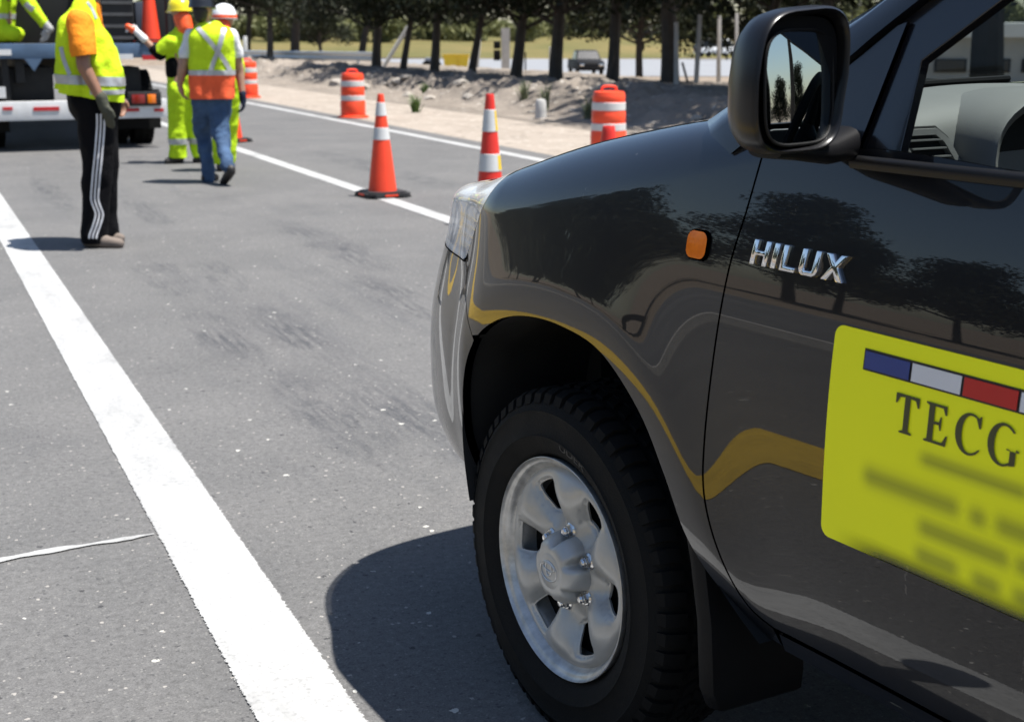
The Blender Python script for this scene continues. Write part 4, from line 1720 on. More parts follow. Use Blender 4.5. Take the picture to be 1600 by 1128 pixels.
# ------------------------------------------------------------------ terrain beyond the road
def terrain_h(x, y):
    """ground height in road coordinates"""
    n = noise.noise(Vector((x * .12, y * .12, 3))) * .5 + noise.noise(Vector((x * .35, y * .35, 7))) * .25
    h = 0.0
    if x > 9.3:
        t = float(sstep(10.25, 11.6, x + 1.2 * noise.noise(Vector((y * .16, 1.5, 0))) + .35 * noise.noise(Vector((y * .9, 4.5, 0)))))
        h = .27 * t
        h += .16 * n * t
        d = float(sstep(16.5, 34, x))
        h = h * (1 - d) - 1.52 * d
    if x < -6:
        h = .05 * n
    return h - .012


def grid_axis(segs):
    out = []
    for a, b, st_ in segs:
        k = max(1, int(round((b - a) / st_)))
        out += [a + (b - a) * i / k for i in range(k)]
    out.append(segs[-1][1])
    return out


gx = grid_axis([(-1400, -200, 300), (-200, -20, 20), (-20, 8.9, 7), (8.9, 36, 1.0), (36, 120, 7), (120, 1500, 230)])
gy = grid_axis([(-1400, -100, 260), (-100, 0, 12), (0, 60, 1.5), (60, 200, 7), (200, 1500, 216)])
vs = [road(x, y, terrain_h(x, y) - (.16 if 9.6 < x < 16.9 and 1 < y < 62 else 0)) for y in gy for x in gx]
nx_ = len(gx)
fs = [(j * nx_ + i, j * nx_ + i + 1, (j + 1) * nx_ + i + 1, (j + 1) * nx_ + i) for j in range(len(gy) - 1) for i in range(nx_ - 1)]
MB().add(vs, fs).build('ground', M_DIRT)['kind'] = 'structure'

# rough dirt bank along the shoulder, finely modelled
M_BANK = dirt_material('bank_soil', (0.15, 0.13, 0.11), (0.29, 0.25, 0.21), 1.1, True, 0.9)
bx_ = grid_axis([(9.25, 10.0, .15), (10.0, 13.0, .085), (13.0, 17.3, .3)])
by_ = grid_axis([(2, 10, .25), (10, 34, .11), (34, 61, .22)])


def bank_h(x, y):
    h = terrain_h(x, y) + .012
    t = float(sstep(10.2, 11.2, x)) * (1 - .75 * float(sstep(12.4, 14.5, x)))
    p = Vector((x * 1.3, y * 1.0, 0))
    r = abs(noise.noise(p * 1.1)) * .30 + noise.noise(p * 2.7) * .09 + noise.noise(p * 6.0) * .035
    r += .05 * max(0, noise.noise(p * 4.0 + Vector((9, 2, 0))) - .15) * 3
    edge_ = min(1, (x - 9.25) / .3)
    return h + r * t + .004 * edge_ + .03 * noise.noise(p * 3) * (1 - t) * edge_ * float(sstep(9.4, 10.3, x))


vs = [road(x, y, bank_h(x, y)) for y in by_ for x in bx_]
nx_ = len(bx_)
fs = [(j * nx_ + i, j * nx_ + i + 1, (j + 1) * nx_ + i + 1, (j + 1) * nx_ + i) for j in range(len(by_) - 1) for i in range(nx_ - 1)]
MB().add(vs, fs).build('dirt_bank', M_BANK, angle=55)['kind'] = 'structure'

LOWZ = -1.52
M_FARROAD = mat('far_asphalt', (0.20, 0.205, 0.215), .8, var=.06, scale=.3)
M_GRASS = dirt_material('dry_grass_verge', (0.085, 0.090, 0.030), (0.175, 0.135, 0.055), .08, False)
sheet('far_road', [(-140, 106), (140, 84), (150, 150), (-150, 158)], LOWZ + .02, M_FARROAD)
# verge beyond, rising gently
vs, fs = [], []
for i, (d, z) in enumerate(((150, .0), (172, .5), (200, 1.3), (240, 2.2), (420, 3.0))):
    for j in range(31):
        x = -260 + j * 17.5
        vs.append((x, d + (8 - x * .03) * (1 if i == 0 else 1), LOWZ + .03 + z + .25 * noise.noise(Vector((x * .05, d * .05, 1)))))
for i in range(4):
    for j in range(30):
        fs.append((i * 31 + j, i * 31 + j + 1, (i + 1) * 31 + j + 1, (i + 1) * 31 + j))
MB().add(vs, fs).build('grass_verge', M_GRASS)['kind'] = 'structure'
# kerb on the near left side of the road (mirrored in the car's flank)
M_KERB = mat('kerb_concrete', (0.42, 0.40, 0.37), .85, var=.15, scale=2, bump=.3)
kb = [road(-5.6, -60), road(-5.6, 300)]
mb = MB()
L_ = 360
mb.add([road(-5.75, -60, 0), road(-5.60, -60, 0), road(-5.75, 300, 0), road(-5.60, 300, 0), road(-5.75, -60, .14), road(-5.61, -60, .14), road(-5.75, 300, .14), road(-5.61, 300, .14)],
       [(0, 1, 5, 4), (2, 6, 7, 3), (1, 3, 7, 5), (0, 4, 6, 2), (4, 5, 7, 6)])
mb.build('kerb', M_KERB, smooth=False)['kind'] = 'structure'
sheet('reflection_strip', rq(-13.5, -5.75, -60, 300), .132, mat('reflection_strip_grey', (.115, .115, .117), .9, var=.2, scale=.6, bump=.2))  # unseen grey strip, added so the flank's reflection does not turn brown

# ------------------------------------------------------------------ trees
def leaf_material(name, a, b_):
    m, t, b = new_mat(name)
    g = nd(t, 'ShaderNodeNewGeometry')
    col = ramp(t, noise_tex(t, g.outputs['Position'], .8, 3.0), [(0.35, a), (0.68, b_)])
    t.links.new(col, b.inputs['Base Color'])
    b.inputs['Roughness'].default_value = 0.6
    b.inputs['Specular IOR Level'].default_value = 0.25
    tr = nd(t, 'ShaderNodeBsdfTranslucent')
    t.links.new(col, tr.inputs['Color'])
    mx = nd(t, 'ShaderNodeMixShader')
    mx.inputs[0].default_value = .18
    t.links.new(b.outputs[0], mx.inputs[1])
    t.links.new(tr.outputs[0], mx.inputs[2])
    t.links.new(mx.outputs[0], t.nodes['Material Output'].inputs[0])
    return m


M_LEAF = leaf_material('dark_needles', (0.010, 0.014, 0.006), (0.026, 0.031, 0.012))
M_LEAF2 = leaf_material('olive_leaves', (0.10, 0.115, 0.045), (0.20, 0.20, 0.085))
M_BARK = mat('tree_bark', (0.055, 0.045, 0.036), .95, var=.3, scale=6, bump=.6, bscale=18)


def leaf_cloud(clumps, per, size, seed, spread=1.0, droop=.3):
    """leaf-sized faces scattered round clump centres (cx, cy, cz, radius)"""
    r = np.random.RandomState(seed)
    vs, fs = [], []
    for (cx, cy, cz, rad) in clumps:
        n = int(per * (rad / .8) ** 2)
        d = r.normal(size=(n, 3))
        d /= np.linalg.norm(d, axis=1, keepdims=True)
        q = rad * (r.rand(n, 1) ** .45)
        p = d * q * np.array([1, 1, .75]) + np.array([cx, cy, cz])
        for k in range(n):
            u = r.normal(size=3)
            u[2] -= droop
            u /= np.linalg.norm(u)
            w_ = np.cross(u, r.normal(size=3))
            w_ /= np.linalg.norm(w_) + 1e-9
            L = size * (.6 + .9 * r.rand())
            W = L * .36
            b0 = len(vs)
            vs += [p[k] - u * L * .5, p[k] + w_ * W * .5, p[k] + u * L * .5, p[k] - w_ * W * .5]
            fs.append((b0, b0 + 1, b0 + 2, b0 + 3))
    me = bpy.data.meshes.new('crown')
    me.from_pydata([tuple(v) for v in vs], [], fs)
    return me


def tree_meshes(seed, h, r_tr, lean, base, crad, per=150, size=.16):
    """trunk mesh and crown mesh of one tree, root at origin"""
    r = random.Random(seed)
    tp = [(0, 0, -.25), (lean * .12 + .02, .01, .5), (lean * .35, .04, h * .28), (lean * .62, -.03, h * .5), (lean * .85, .03, h * .75), (lean, 0, h * .97)]
    tp = catmull(tp, 5)
    n = len(tp)
    mb = MB()
    mb.tube(tp, [r_tr * (1.55 if i == 0 else 1.0 + .35 * math.exp(-i * .6)) * (1 - .85 * i / n) + .01 for i in range(n)], 10)
    clumps = []
    for k in range(34):
        z = base + (h - base) * ((k + .3) / 34) ** 1.25
        i = min(n - 2, int(n * (z + .2) / h * .97))
        c = tp[i]
        a = k * 2.4 + r.uniform(-.5, .5)
        u = (z - base) / (h - base)
        reach = crad * (1.0 - .72 * u) * r.uniform(.45, 1.05)
        e = (c[0] + reach * math.cos(a), c[1] + reach * math.sin(a), z + r.uniform(-.25, .35))
        mid = ((c[0] + e[0]) / 2, (c[1] + e[1]) / 2, (c[2] + e[2]) / 2 + .12)
        mb.tube([c, mid, e], [r_tr * .32 * (1 - .6 * u), r_tr * .2 * (1 - .5 * u), .012], 5)
        clumps.append((*e, r.uniform(.55, .95)))
        clumps.append(((mid[0] + e[0]) / 2, (mid[1] + e[1]) / 2, mid[2] + r.uniform(-.1, .3), r.uniform(.5, .9)))
        if u > .1:
            clumps.append((mid[0], mid[1], mid[2] + .2, r.uniform(.5, .85)))
    return mb, leaf_cloud(clumps, per, size, seed)


PROTO = []
for k in range(4):
    mbt, cr = tree_meshes(11 + k, 5.0 + k * .4, .105 + .02 * k, (.9, .35, .7, -.3)[k], (1.75, 1.95, 1.75, 1.95)[k], (2.5, 2.7, 2.4, 2.8)[k], 210, .17)
    tmp = mbt.build('trunk', M_BARK, None)
    tme = tmp.data
    bpy.data.objects.remove(tmp)
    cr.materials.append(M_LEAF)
    PROTO.append((tme, cr))


def tree(name, loc, proto, scale, rz, label, group, leafmat=None):
    t = empty(name, loc, rz)
    t.scale = (scale, scale, scale)
    link_mesh('trunk', PROTO[proto][0], None, t)
    link_mesh('crown', PROTO[proto][1], None, t)
    tag(t, label, 'tree', group)
    return t


row = [  # pixel x of the trunk foot, pixel y, ground height, proto, scale, turn, label
    (421, 97, 0.30, 1, 1.05, 40, 'dark tree with a bare trunk standing in front of the guard rail, left'),
    (503, 84, 0.0, 2, 1.0, 120, 'bushy olive tree standing just behind the guard rail'),
    (588, 106, .32, 3, .95, 200, 'thin dark tree at the right end of the guard rail'),
    (627, 108, .34, 0, .98, 15, 'slender leaning tree beside the white slanted pole'),
    (677, 111, .34, 1, 1.10, 0, 'straight dark tree just left of the yellow skip'),
    (734, 114, .34, 0, 1.02, -20, 'leaning dark tree just right of the yellow skip'),
    (803, 118, .34, 2, 1.05, 10, 'leaning dark tree right of the black signal boxes'),
    (868, 121, .34, 3, 1.05, 170, 'dark tree just left of the distant pickup'),
    (955, 124, .34, 1, 1.20, 30, 'stout dark tree just right of the distant pickup'),
    (1047, 129, .34, 3, 1.25, 60, 'thickest dark tree, left of the tall grey posts'),
    (1178, 139, .34, 0, 1.1, 10, 'dark tree hidden behind the wing mirror'),
    (1290, 143, .34, 1, 1.1, 80, 'dark tree behind the windscreen pillar'),
    (1545, 150, .34, 1, 2.3, 200, 'dark tree seen dimly through the windscreen'),
    (1740, 158, .34, 3, 1.1, 20, 'dark tree beyond the right edge of the view'),
]
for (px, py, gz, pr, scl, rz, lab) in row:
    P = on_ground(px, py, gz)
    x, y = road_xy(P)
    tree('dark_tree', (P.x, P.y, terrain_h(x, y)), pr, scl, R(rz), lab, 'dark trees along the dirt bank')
# second row farther back closes the canopy
for k, (px, d) in enumerate(((560, 60), (1000, 62), (1240, 60), (460, 68), (385, 72))):
    P = at_depth(px, 60, d)
    x, y = road_xy(P)
    tree('back_row_tree', (P.x, P.y, terrain_h(x, y) - .1), k % 4, 1.5, k * 1.3, 'dark tree of the second row, its crown filling the gaps behind', 'trees of the second row')
# trees across the road behind the viewer: they are what the car's flank and mirror show
for k in range(26):
    x, y = -22 - 2.2 * (k % 2) + 1.2 * math.sin(k * 2.3), -34 + k * 3.0
    tree('roadside_tree', road(x, y, 0), k % 4, 1.0 + .22 * math.sin(k * 1.7), k * 1.9, 'dark tree of the row on the left side of the road behind the viewer', 'trees across the road')

# far wood: one mass of olive scrub
cl = []
rw = random.Random(5)
for k in range(150):
    x = -150 + k * 2.3 + rw.uniform(-2, 2)
    d = rw.uniform(205, 260)
    hgt = rw.uniform(3, 8.5) * (1.0 + .3 * math.sin(k * .37))
    for q in range(5):
        cl.append((x + rw.uniform(-2.4, 2.4), d + rw.uniform(-3, 3), LOWZ + 1.6 + hgt * (q + .5) / 5.5, rw.uniform(1.5, 2.6)))
me = leaf_cloud(cl, 26, 1.0, 3, droop=.1)
o = link_mesh('far_wood', me, M_LEAF2)
tag(o, 'olive green scrub and trees far beyond the second road', 'wood', kind='stuff')

# ------------------------------------------------------------------ roadside furniture in the background
M_GALV = mat('galvanised_steel', (0.50, 0.51, 0.52), .45, metal=.6, var=.12)
M_CONC = mat('grey_concrete_post', (0.46, 0.45, 0.43), .85, var=.15, scale=3, bump=.2)
M_WPAINT = mat('white_gloss_paint', (0.74, 0.74, 0.73), .4, var=.05)
gr = empty('guard_rail', at_depth(480, 90, 55))
tag(gr, 'galvanised guard rail running behind the dirt verge at left', 'guard rail')
A_, B_ = at_depth(340, 84.5, 60), at_depth(586, 89.0, 49)
org = gr.location
dirv = (B_ - A_).normalized()
side_ = Vector((-dirv.y, dirv.x, 0))
prof = [(0, .16), (.05, .13), (.05, .07), (.0, .03), (.0, -.03), (.05, -.07), (.05, -.13), (0, -.16)]
vs, fs = [], []
for P in (A_, B_):
    for (o_, z) in prof:
        vs.append(P - side_ * o_ + Vector((0, 0, z)) - org)
for i in range(7):
    fs.append((i, i + 1, 8 + i + 1, 8 + i))
MB().add(vs, fs).build('beam', M_GALV, gr, angle=60)
n = 5
for k in range(n):
    P = A_ + (B_ - A_) * ((k + .5) / n) - org + side_ * .08
    MB().box((P.x, P.y, P.z - .30), (.10, .12, .95)).build('post', M_GALV, gr, smooth=False)


def post(name, px, py_top, py_bot, d, wdt, label, m, cat='post', tilt_px=0, group=None, sq=True):
    b = at_depth(px, py_bot, d)
    t_ = at_depth(px + tilt_px, py_top, d)
    o = MB()
    v_ = t_ - b
    if sq:
        h2 = wdt / 2
        o.add([(-h2, -h2, -.3), (h2, -h2, -.3), (h2, h2, -.3), (-h2, h2, -.3), (v_.x - h2 * .8, v_.y - h2 * .8, v_.z), (v_.x + h2 * .8, v_.y - h2 * .8, v_.z), (v_.x + h2 * .8, v_.y + h2 * .8, v_.z), (v_.x - h2 * .8, v_.y + h2 * .8, v_.z)],
              [(0, 1, 5, 4), (1, 2, 6, 5), (2, 3, 7, 6), (3, 0, 4, 7), (4, 5, 6, 7), (3, 2, 1, 0)])
    else:
        o.tube([(0, 0, -.3), tuple(v_)], wdt / 2, 10)
    ob = o.build(name, m, None, bevel=wdt * .12 if sq else 0)
    ob.location = b
    tag(ob, label, cat, group)
    return ob


post('marker_post', 383, 57, 84, 60, .18, 'short white marker post beside the white-helmeted worker', M_WPAINT)
post('slanted_pole', 590, 106, 106, 47, .12, 'x', M_CONC)
bpy.data.objects.remove(bpy.data.objects['slanted_pole'])
post('slanted_pole', 588, 42, 108, 46, .14, 'white pole leaning to the right between two dark trees', M_CONC, 'pole', 50, sq=False)
post('concrete_pole', 741, 45, 110, 44, .22, 'pale concrete pole behind the leaning tree by the skip', M_CONC, 'pole', 8)
post('fence_post', 860, 74, 119, 40, .10, 'short pale post left of the distant pickup', M_CONC)
post('fence_post', 965, 63, 120, 36, .13, 'pale post touching the stout tree by the distant pickup', M_CONC)
post('fence_post', 1087, 17, 134, 30, .105, 'tall grey square post right of the thickest tree', M_CONC, tilt_px=7)
post('fence_post', 1123, 26, 124, 36, .11, 'grey post in the middle of the three beside the mirror', M_CONC, tilt_px=1)
post('fence_post', 1151, 22, 124, 38, .10, 'grey post partly hidden by the wing mirror', M_CONC)
post('fence_post', 1057, 35, 128, 29.5, .10, 'pale post against the right side of the thickest tree', M_CONC)
post('prop_stick', 1082, 98, 132, 30, .05, 'thin stick leaning against the tall grey post', M_BARK, 'stick', -16, sq=False)
post('sign_pole', 821, 82, 109, 60, .07, 'thin dark pole of a small far roadside sign', M_BLACK, 'pole', sq=False)
# far signal with two black boxes
sg = empty('signal_post', at_depth(790, 112, 70))
tag(sg, 'pale post carrying two black signal boxes beyond the trees', 'signal')
MB().box((0, 0, .95), (.42, .2, 2.3)).build('post', M_CONC, sg, smooth=False)
MB().box((-.42, -.1, 1.28), (.34, .3, .36), bevel=.03).build('signal_box', M_BLACK, sg)
MB().box((-.42, -.1, .78), (.34, .3, .5), bevel=.03).build('signal_box', M_BLACK, sg)
# yellow skip on wheels
sk = empty('yellow_skip', at_depth(713, 106, 109))
sk.location.z = LOWZ
tag(sk, 'bright yellow steel skip standing by the far road', 'skip')
M_YSKIP = mat('yellow_machine_paint', (0.80, 0.50, 0.02), .4, var=.08)
MB().add([(-.85, -.7, .12), (.85, -.7, .12), (.85, .7, .12), (-.85, .7, .12), (-1.0, -.8, 1.2), (1.0, -.8, 1.2), (1.0, .8, 1.2), (-1.0, .8, 1.2)], [(0, 3, 2, 1), (0, 1, 5, 4), (1, 2, 6, 5), (2, 3, 7, 6), (3, 0, 4, 7), (4, 5, 6, 7)]).build('hopper', M_YSKIP, sk, smooth=False)
MB().box((.15, -.80, .66), (.06, .06, .95)).build('rib', M_YSKIP, sk, smooth=False)
MB().box((0, -.84, 1.2), (2.06, .08, .07)).build('rim', M_YSKIP, sk, smooth=False)
MB().box((-1.9, 0, .62), (1.0, .9, .7), bevel=.08).build('engine', mat('engine_grey', (.18, .19, .22), .5), sk)
for dx in (-2.25, -1.5):
    MB().lathe([(.02, -.12), (.34, -.12), (.38, -.06), (.38, .06), (.34, .12), (.02, .12)], 20, Matrix.Translation((dx, -.5, .38)) @ Matrix.Rotation(R(90), 4, 'X')).build('wheel', M_RUBBER, sk)


def small_vehicle(name, loc, rz, label, cat, body, cabin, col, L=4.6, W=1.8, H=1.6, group=None):
    t = empty(name, loc, rz)
    tag(t, label, cat, group)
    hw = W / 2

    def loft(poly, wbot, wtop, nm, m):
        zs = [p[1] for p in poly]
        z0, z1 = min(zs), max(zs)
        n_ = len(poly)
        vs_ = []
        for s_ in (-1, 1):
            for (x, z) in poly:
                k = (z - z0) / (z1 - z0)
                vs_.append((x, s_ * (wbot + (wtop - wbot) * k), z))
        fs_ = [tuple(range(n_)), tuple(range(2 * n_ - 1, n_ - 1, -1))] + [(i, (i + 1) % n_, n_ + (i + 1) % n_, n_ + i) for i in range(n_)]
        return MB().add(vs_, fs_).build(nm, m, t, angle=30, bevel=.05)
    loft(body, hw, hw * .96, 'body', col)
    cab = loft(cabin, hw * .93, hw * .76, 'cabin', col)
    # glass panes: a slightly larger, lower band
    xs2 = [p[0] for p in cabin]
    zs2 = [p[1] for p in cabin]
    z0, z1 = min(zs2), max(zs2)
    for s_ in (-1, 1):
        q = [(p[0] * .93 + sum(xs2) / len(xs2) * .07, z0 + .05 + (p[1] - z0) * .80) for p in cabin]
        n_ = len(q)
        MB().add([(x, s_ * (hw * (.93 + (.76 - .93) * (z - z0) / (z1 - z0)) + .012), z) for x, z in q], [tuple(range(n_))]).build('side_window', M_GLOSSBLACK, cab, smooth=False)
    a_, b2 = cabin[-1], cabin[-2]
    for (p, q, dx) in ((cabin[0], cabin[1], .02), (a_, b2, -.02)):
        u = .12
        P0 = (p[0] + (q[0] - p[0]) * u + dx, p[1] + (q[1] - p[1]) * u)
        P1 = (p[0] + (q[0] - p[0]) * .9 + dx, p[1] + (q[1] - p[1]) * .9)
        MB().add([(P0[0], -hw * .8, P0[1]), (P0[0], hw * .8, P0[1]), (P1[0], hw * .68, P1[1]), (P1[0], -hw * .68, P1[1])], [(0, 1, 2, 3)]).build('windscreen', M_GLOSSBLACK, cab, smooth=False)
    for x in (L * .31, -L * .31):
        for s_ in (-1, 1):
            Mw = Matrix.Translation((x, s_ * (hw - .10), .34)) @ Matrix.Rotation(R(90), 4, 'X')
            MB().lathe([(.02, -.1), (.30, -.1), (.34, -.06), (.34, .06), (.30, .1), (.02, .1)], 20, Mw).build('wheel', M_RUBBER, t)
    for s_ in (-1, 1):
        MB().box((L * .5 - .02, s_ * hw * .7, .72), (.06, .3, .16), bevel=.03).build('headlight', M_CHROME, t)
        MB().box((-L * .5 + .02, s_ * hw * .8, .80), (.05, .18, .26), bevel=.03).build('tail_lamp', M_RED, t)
    MB().box((L * .5 - .0, 0, .45), (.14, W * .94, .22), bevel=.05).build('bumper', M_BLACK, t)
    return t


PICK_B = [(2.45, .38), (2.5, .7), (2.4, .95), (1.35, 1.05), (-2.45, 1.05), (-2.5, .5), (-2.4, .38)]
PICK_C = [(1.30, 1.03), (.62, 1.66), (-.55, 1.68), (-.85, 1.03)]
VAN_B = [(2.3, .35), (2.35, .8), (2.2, 1.0), (-2.35, 1.05), (-2.35, .4)]
VAN_C = [(1.75, 1.0), (1.1, 1.85), (-2.2, 1.9), (-2.3, 1.0)]
P = at_depth(915, 112, 97)
small_vehicle('distant_pickup', (P.x, P.y, LOWZ + .02), R(-84), 'dark grey pickup driving towards us on the far road', 'pickup truck', PICK_B, PICK_C, mat('charcoal_paint', (.006, .006, .007), .6, spec=.2), 5.0, 1.85)
P = at_depth(1120, 96, 150)
small_vehicle('white_van', (P.x, P.y, LOWZ + .3), R(20), 'white van far off beside the posts at the mirror', 'van', VAN_B, VAN_C, M_WPAINT, 4.7, 1.9)
# low building seen dimly through the windscreen
P = at_depth(1560, 100, 75)
bd = empty('low_building', (P.x + 6, P.y, LOWZ), R(-4))
tag(bd, 'long low grey building with a white roof band, seen through the windscreen', 'building')
MB().box((0, 4, 1.3), (30, 8, 2.6)).build('wall', mat('grey_render', (.42, .43, .43), .9, var=.1, scale=1), bd, smooth=False)
MB().box((0, 3.8, 3.0), (31, 9, .78), bevel=.05).build('roof', M_WPAINT, bd, smooth=False)
for k in range(12):
    wn = MB().box((-13 + k * 2.3, -.02, 1.15), (1.7, .12, .7)).build('window', M_BLACK, bd, smooth=False)
    MB().box((-13 + k * 2.3, -.09, 1.15), (1.5, .04, .56)).build('pane', M_GLOSSBLACK, wn, smooth=False)

# stones and weeds on the bank
M_STONE = mat('broken_stone', (0.30, 0.27, 0.235), .9, var=.3, scale=4, bump=.4, bscale=14)
bm = bmesh.new()
bmesh.ops.create_icosphere(bm, subdivisions=2, radius=1)
STONES = []
for k in range(4):
    b2 = bm.copy()
    for v in b2.verts:
        v.co *= 1 + .35 * noise.noise(v.co * 1.4 + Vector((k * 7, 0, 0)))
        v.co.z *= .62
    me = bpy.data.meshes.new('stone')
    b2.to_mesh(me)
    b2.free()
    me.materials.append(M_STONE)
    smooth_mesh(me, 30)
    STONES.append(me)
bm.free()
rs = random.Random(21)
for k in range(40):
    y = rs.uniform(7, 36)
    x = rs.choice([rs.uniform(9.5, 10.4), rs.uniform(10.3, 11.8), rs.uniform(10.3, 11.8)])
    o = bpy.data.objects.new('stone', STONES[k % 4])
    COL.objects.link(o)
    s_ = rs.choice([.05, .07, .09, .13, .2])
    o.location = road(x, y, bank_h(x, y) + s_ * .15)
    o.scale = (s_ * rs.uniform(.9, 1.5), s_, s_ * rs.uniform(.8, 1.2))
    o.rotation_euler = (0, 0, rs.uniform(0, 6))
    tag(o, 'pale broken stone lying on the dirt bank', 'stone', 'stones on the dirt bank')


def weed(px, py, gz, h, col, label, seed):
    P = on_ground(px, py, gz)
    x, y = road_xy(P)
    t = empty('weed', (P.x, P.y, bank_h(x, y) - .02))
    tag(t, label, 'weed', 'weeds on the dirt bank')
    r = random.Random(seed)
    mb = MB()
    for k in range(46):
        a = r.uniform(0, 6.28)
        l = h * r.uniform(.5, 1.1)
        sp = h * r.uniform(.1, .55)
        b0 = Vector((r.uniform(-.06, .06), r.uniform(-.06, .06), 0))
        d = Vector((math.cos(a), math.sin(a), 0))
        w_ = Vector((-d.y, d.x, 0)) * .012
        m_ = b0 + d * sp * .4 + Vector((0, 0, l * .6))
        mb.add([b0 - w_, b0 + w_, m_ + w_, b0 + d * sp + Vector((0, 0, l)), m_ - w_], [(0, 1, 2, 3, 4)])
    mb.build('leaves', col, t, smooth=False)


M_WEED = mat('green_weed', (.07, .13, .02), .7, var=.3)
M_WEED2 = mat('dusty_weed', (.16, .18, .10), .8, var=.3)
weed(650, 158, .2, .36, M_WEED, 'bright green tuft on the dirt bank below the yellow skip', 1)
weed(852, 150, .3, .5, M_WEED2, 'dusty weed beside the small concrete stump on the bank', 2)
weed(818, 146, .3, .4, M_WEED2, 'dusty weed left of the small concrete stump', 3)
weed(664, 128, .3, .3, M_WEED, 'low green weed at the edge of the tree shade', 4)
weed(920, 158, .3, .4, M_WEED2, 'dusty weed just left of the nearer striped drum', 5)
P = on_ground(845, 166, .2)
x, y = road_xy(P)
o = MB().lathe([(.10, -.1), (.095, .1), (.09, .26), (.07, .30), (.001, .31)], 20).build('concrete_stump', M_CONC, None)
o.location = (P.x, P.y, bank_h(x, y))
tag(o, 'small grey concrete stump standing on the dirt bank', 'stump')
# utility pole across the road, mirrored in wing and fender
up = empty('utility_pole', road(-9.5, 3.5, 0))
tag(up, 'tall utility pole on the left side of the road', 'utility pole')
MB().tube([(0, 0, -.3), (.03, 0, 9.5)], [.14, .09], 12).build('pole', M_CONC, up)
MB().box((0, 0, 8.9), (1.9, .1, .12)).build('cross_arm', M_BARK, up, smooth=False)
for k, (x, y, s_) in enumerate(((46, 2.5, 1.1), (52, 9, 1.0), (58, 15, 1.2), (44, -5, .9), (62, 5.2, 1.2), (50, -12, 1.0))):
    tree('roadside_tree', (x, y, terrain_h(*road_xy(Vector((x, y, 0))))), k % 4, s_ * .95, k * 2.1, 'dark tree on the right of the road, shown small in the wing mirror', 'trees seen in the mirror')
u3 = empty('utility_pole', (13.5, 4.4, .3))
tag(u3, 'tall dark utility pole shown in the wing mirror', 'utility pole')
MB().tube([(0, 0, -.3), (.03, 0, 9.5)], [.12, .08], 12).build('pole', M_BARK, u3)
MB().box((0, 0, 4.9), (.12, 1.3, .12)).build('cross_arm', M_BARK, u3, smooth=False)
u2 = empty('utility_pole', road(-7.5, -9, 0))
tag(u2, 'tall utility pole behind the viewer on the left', 'utility pole')
MB().tube([(0, 0, -.3), (.03, 0, 9.5)], [.14, .09], 12).build('pole', M_CONC, u2)
MB().box((0, 0, 8.9), (1.9, .1, .12)).build('cross_arm', M_BARK, u2, smooth=False)
# ------------------------------------------------------------------ people
from mathutils.bvhtree import BVHTree


def capsule_bm(bm, a, ra, b, rb, n=14):
    """closed tapered capsule"""
    a, b = Vector(a), Vector(b)
    ax = b - a
    L = ax.length
    q = ax.to_track_quat('Z', 'Y') if L > 1e-6 else Vector((0, 0, 1)).to_track_quat('Z', 'Y')
    prof = []
    for k in range(6):
        t = -math.pi / 2 + math.pi / 2 * k / 5
        prof.append((max(ra * math.cos(t), 1e-4), ra * math.sin(t)))
    for k in range(6):
        t = math.pi / 2 * k / 5
        prof.append((max(rb * math.cos(t), 1e-4), L + rb * math.sin(t)))
    rings = []
    for (r, z) in prof:
        rings.append([bm.verts.new(a + q @ Vector((r * math.cos(2 * math.pi * j / n), r * math.sin(2 * math.pi * j / n), z))) for j in range(n)])
    for i in range(len(rings) - 1):
        for j in range(n):
            k = (j + 1) % n
            bm.faces.new((rings[i][j], rings[i][k], rings[i + 1][k], rings[i + 1][j]))
    bm.faces.new(rings[0][::-1])
    bm.faces.new(rings[-1])


def blob(caps, voxel=.014, smooth=3, fold=0.0, fscale=(6, 6, 3), seed=0, cut=()):
    """one continuous surface grown round tapered limbs; cut = planes (point, normal) that trim it open"""
    bm = bmesh.new()
    for c in caps:
        capsule_bm(bm, *c)
    me = bpy.data.meshes.new('tmp')
    bm.to_mesh(me)
    bm.free()
    o = bpy.data.objects.new('tmp', me)
    COL.objects.link(o)
    md = o.modifiers.new('r', 'REMESH')
    md.mode = 'VOXEL'
    md.voxel_size = voxel
    dg = bpy.context.evaluated_depsgraph_get()
    dg.update()
    ev = o.evaluated_get(dg)
    out = bpy.data.meshes.new_from_object(ev)
    bpy.data.objects.remove(o)
    bpy.data.meshes.remove(me)
    bm = bmesh.new()
    bm.from_mesh(out)
    for _ in range(smooth):
        bmesh.ops.smooth_vert(bm, verts=list(bm.verts), factor=.5, use_axis_x=True, use_axis_y=True, use_axis_z=True)
    if fold:
        bm.normal_update()
        off = Vector((seed * 3.7, seed * 1.3, 0))
        for v in bm.verts:
            p = Vector((v.co.x * fscale[0], v.co.y * fscale[1], v.co.z * fscale[2])) + off
            f_ = noise.noise(p) + .5 * noise.noise(p * 2.3)
            ridge = 1 - 2 * abs(noise.noise(p * .8 + Vector((5, 5, 5))))
            v.co += v.normal * fold * (f_ * .7 + ridge * .6 - .2)
    for (co, no) in cut:
        bmesh.ops.bisect_plane(bm, geom=list(bm.verts) + list(bm.edges) + list(bm.faces), plane_co=co, plane_no=no, clear_outer=True)
    bm.to_mesh(out)
    bm.free()
    smooth_mesh(out)
    return out


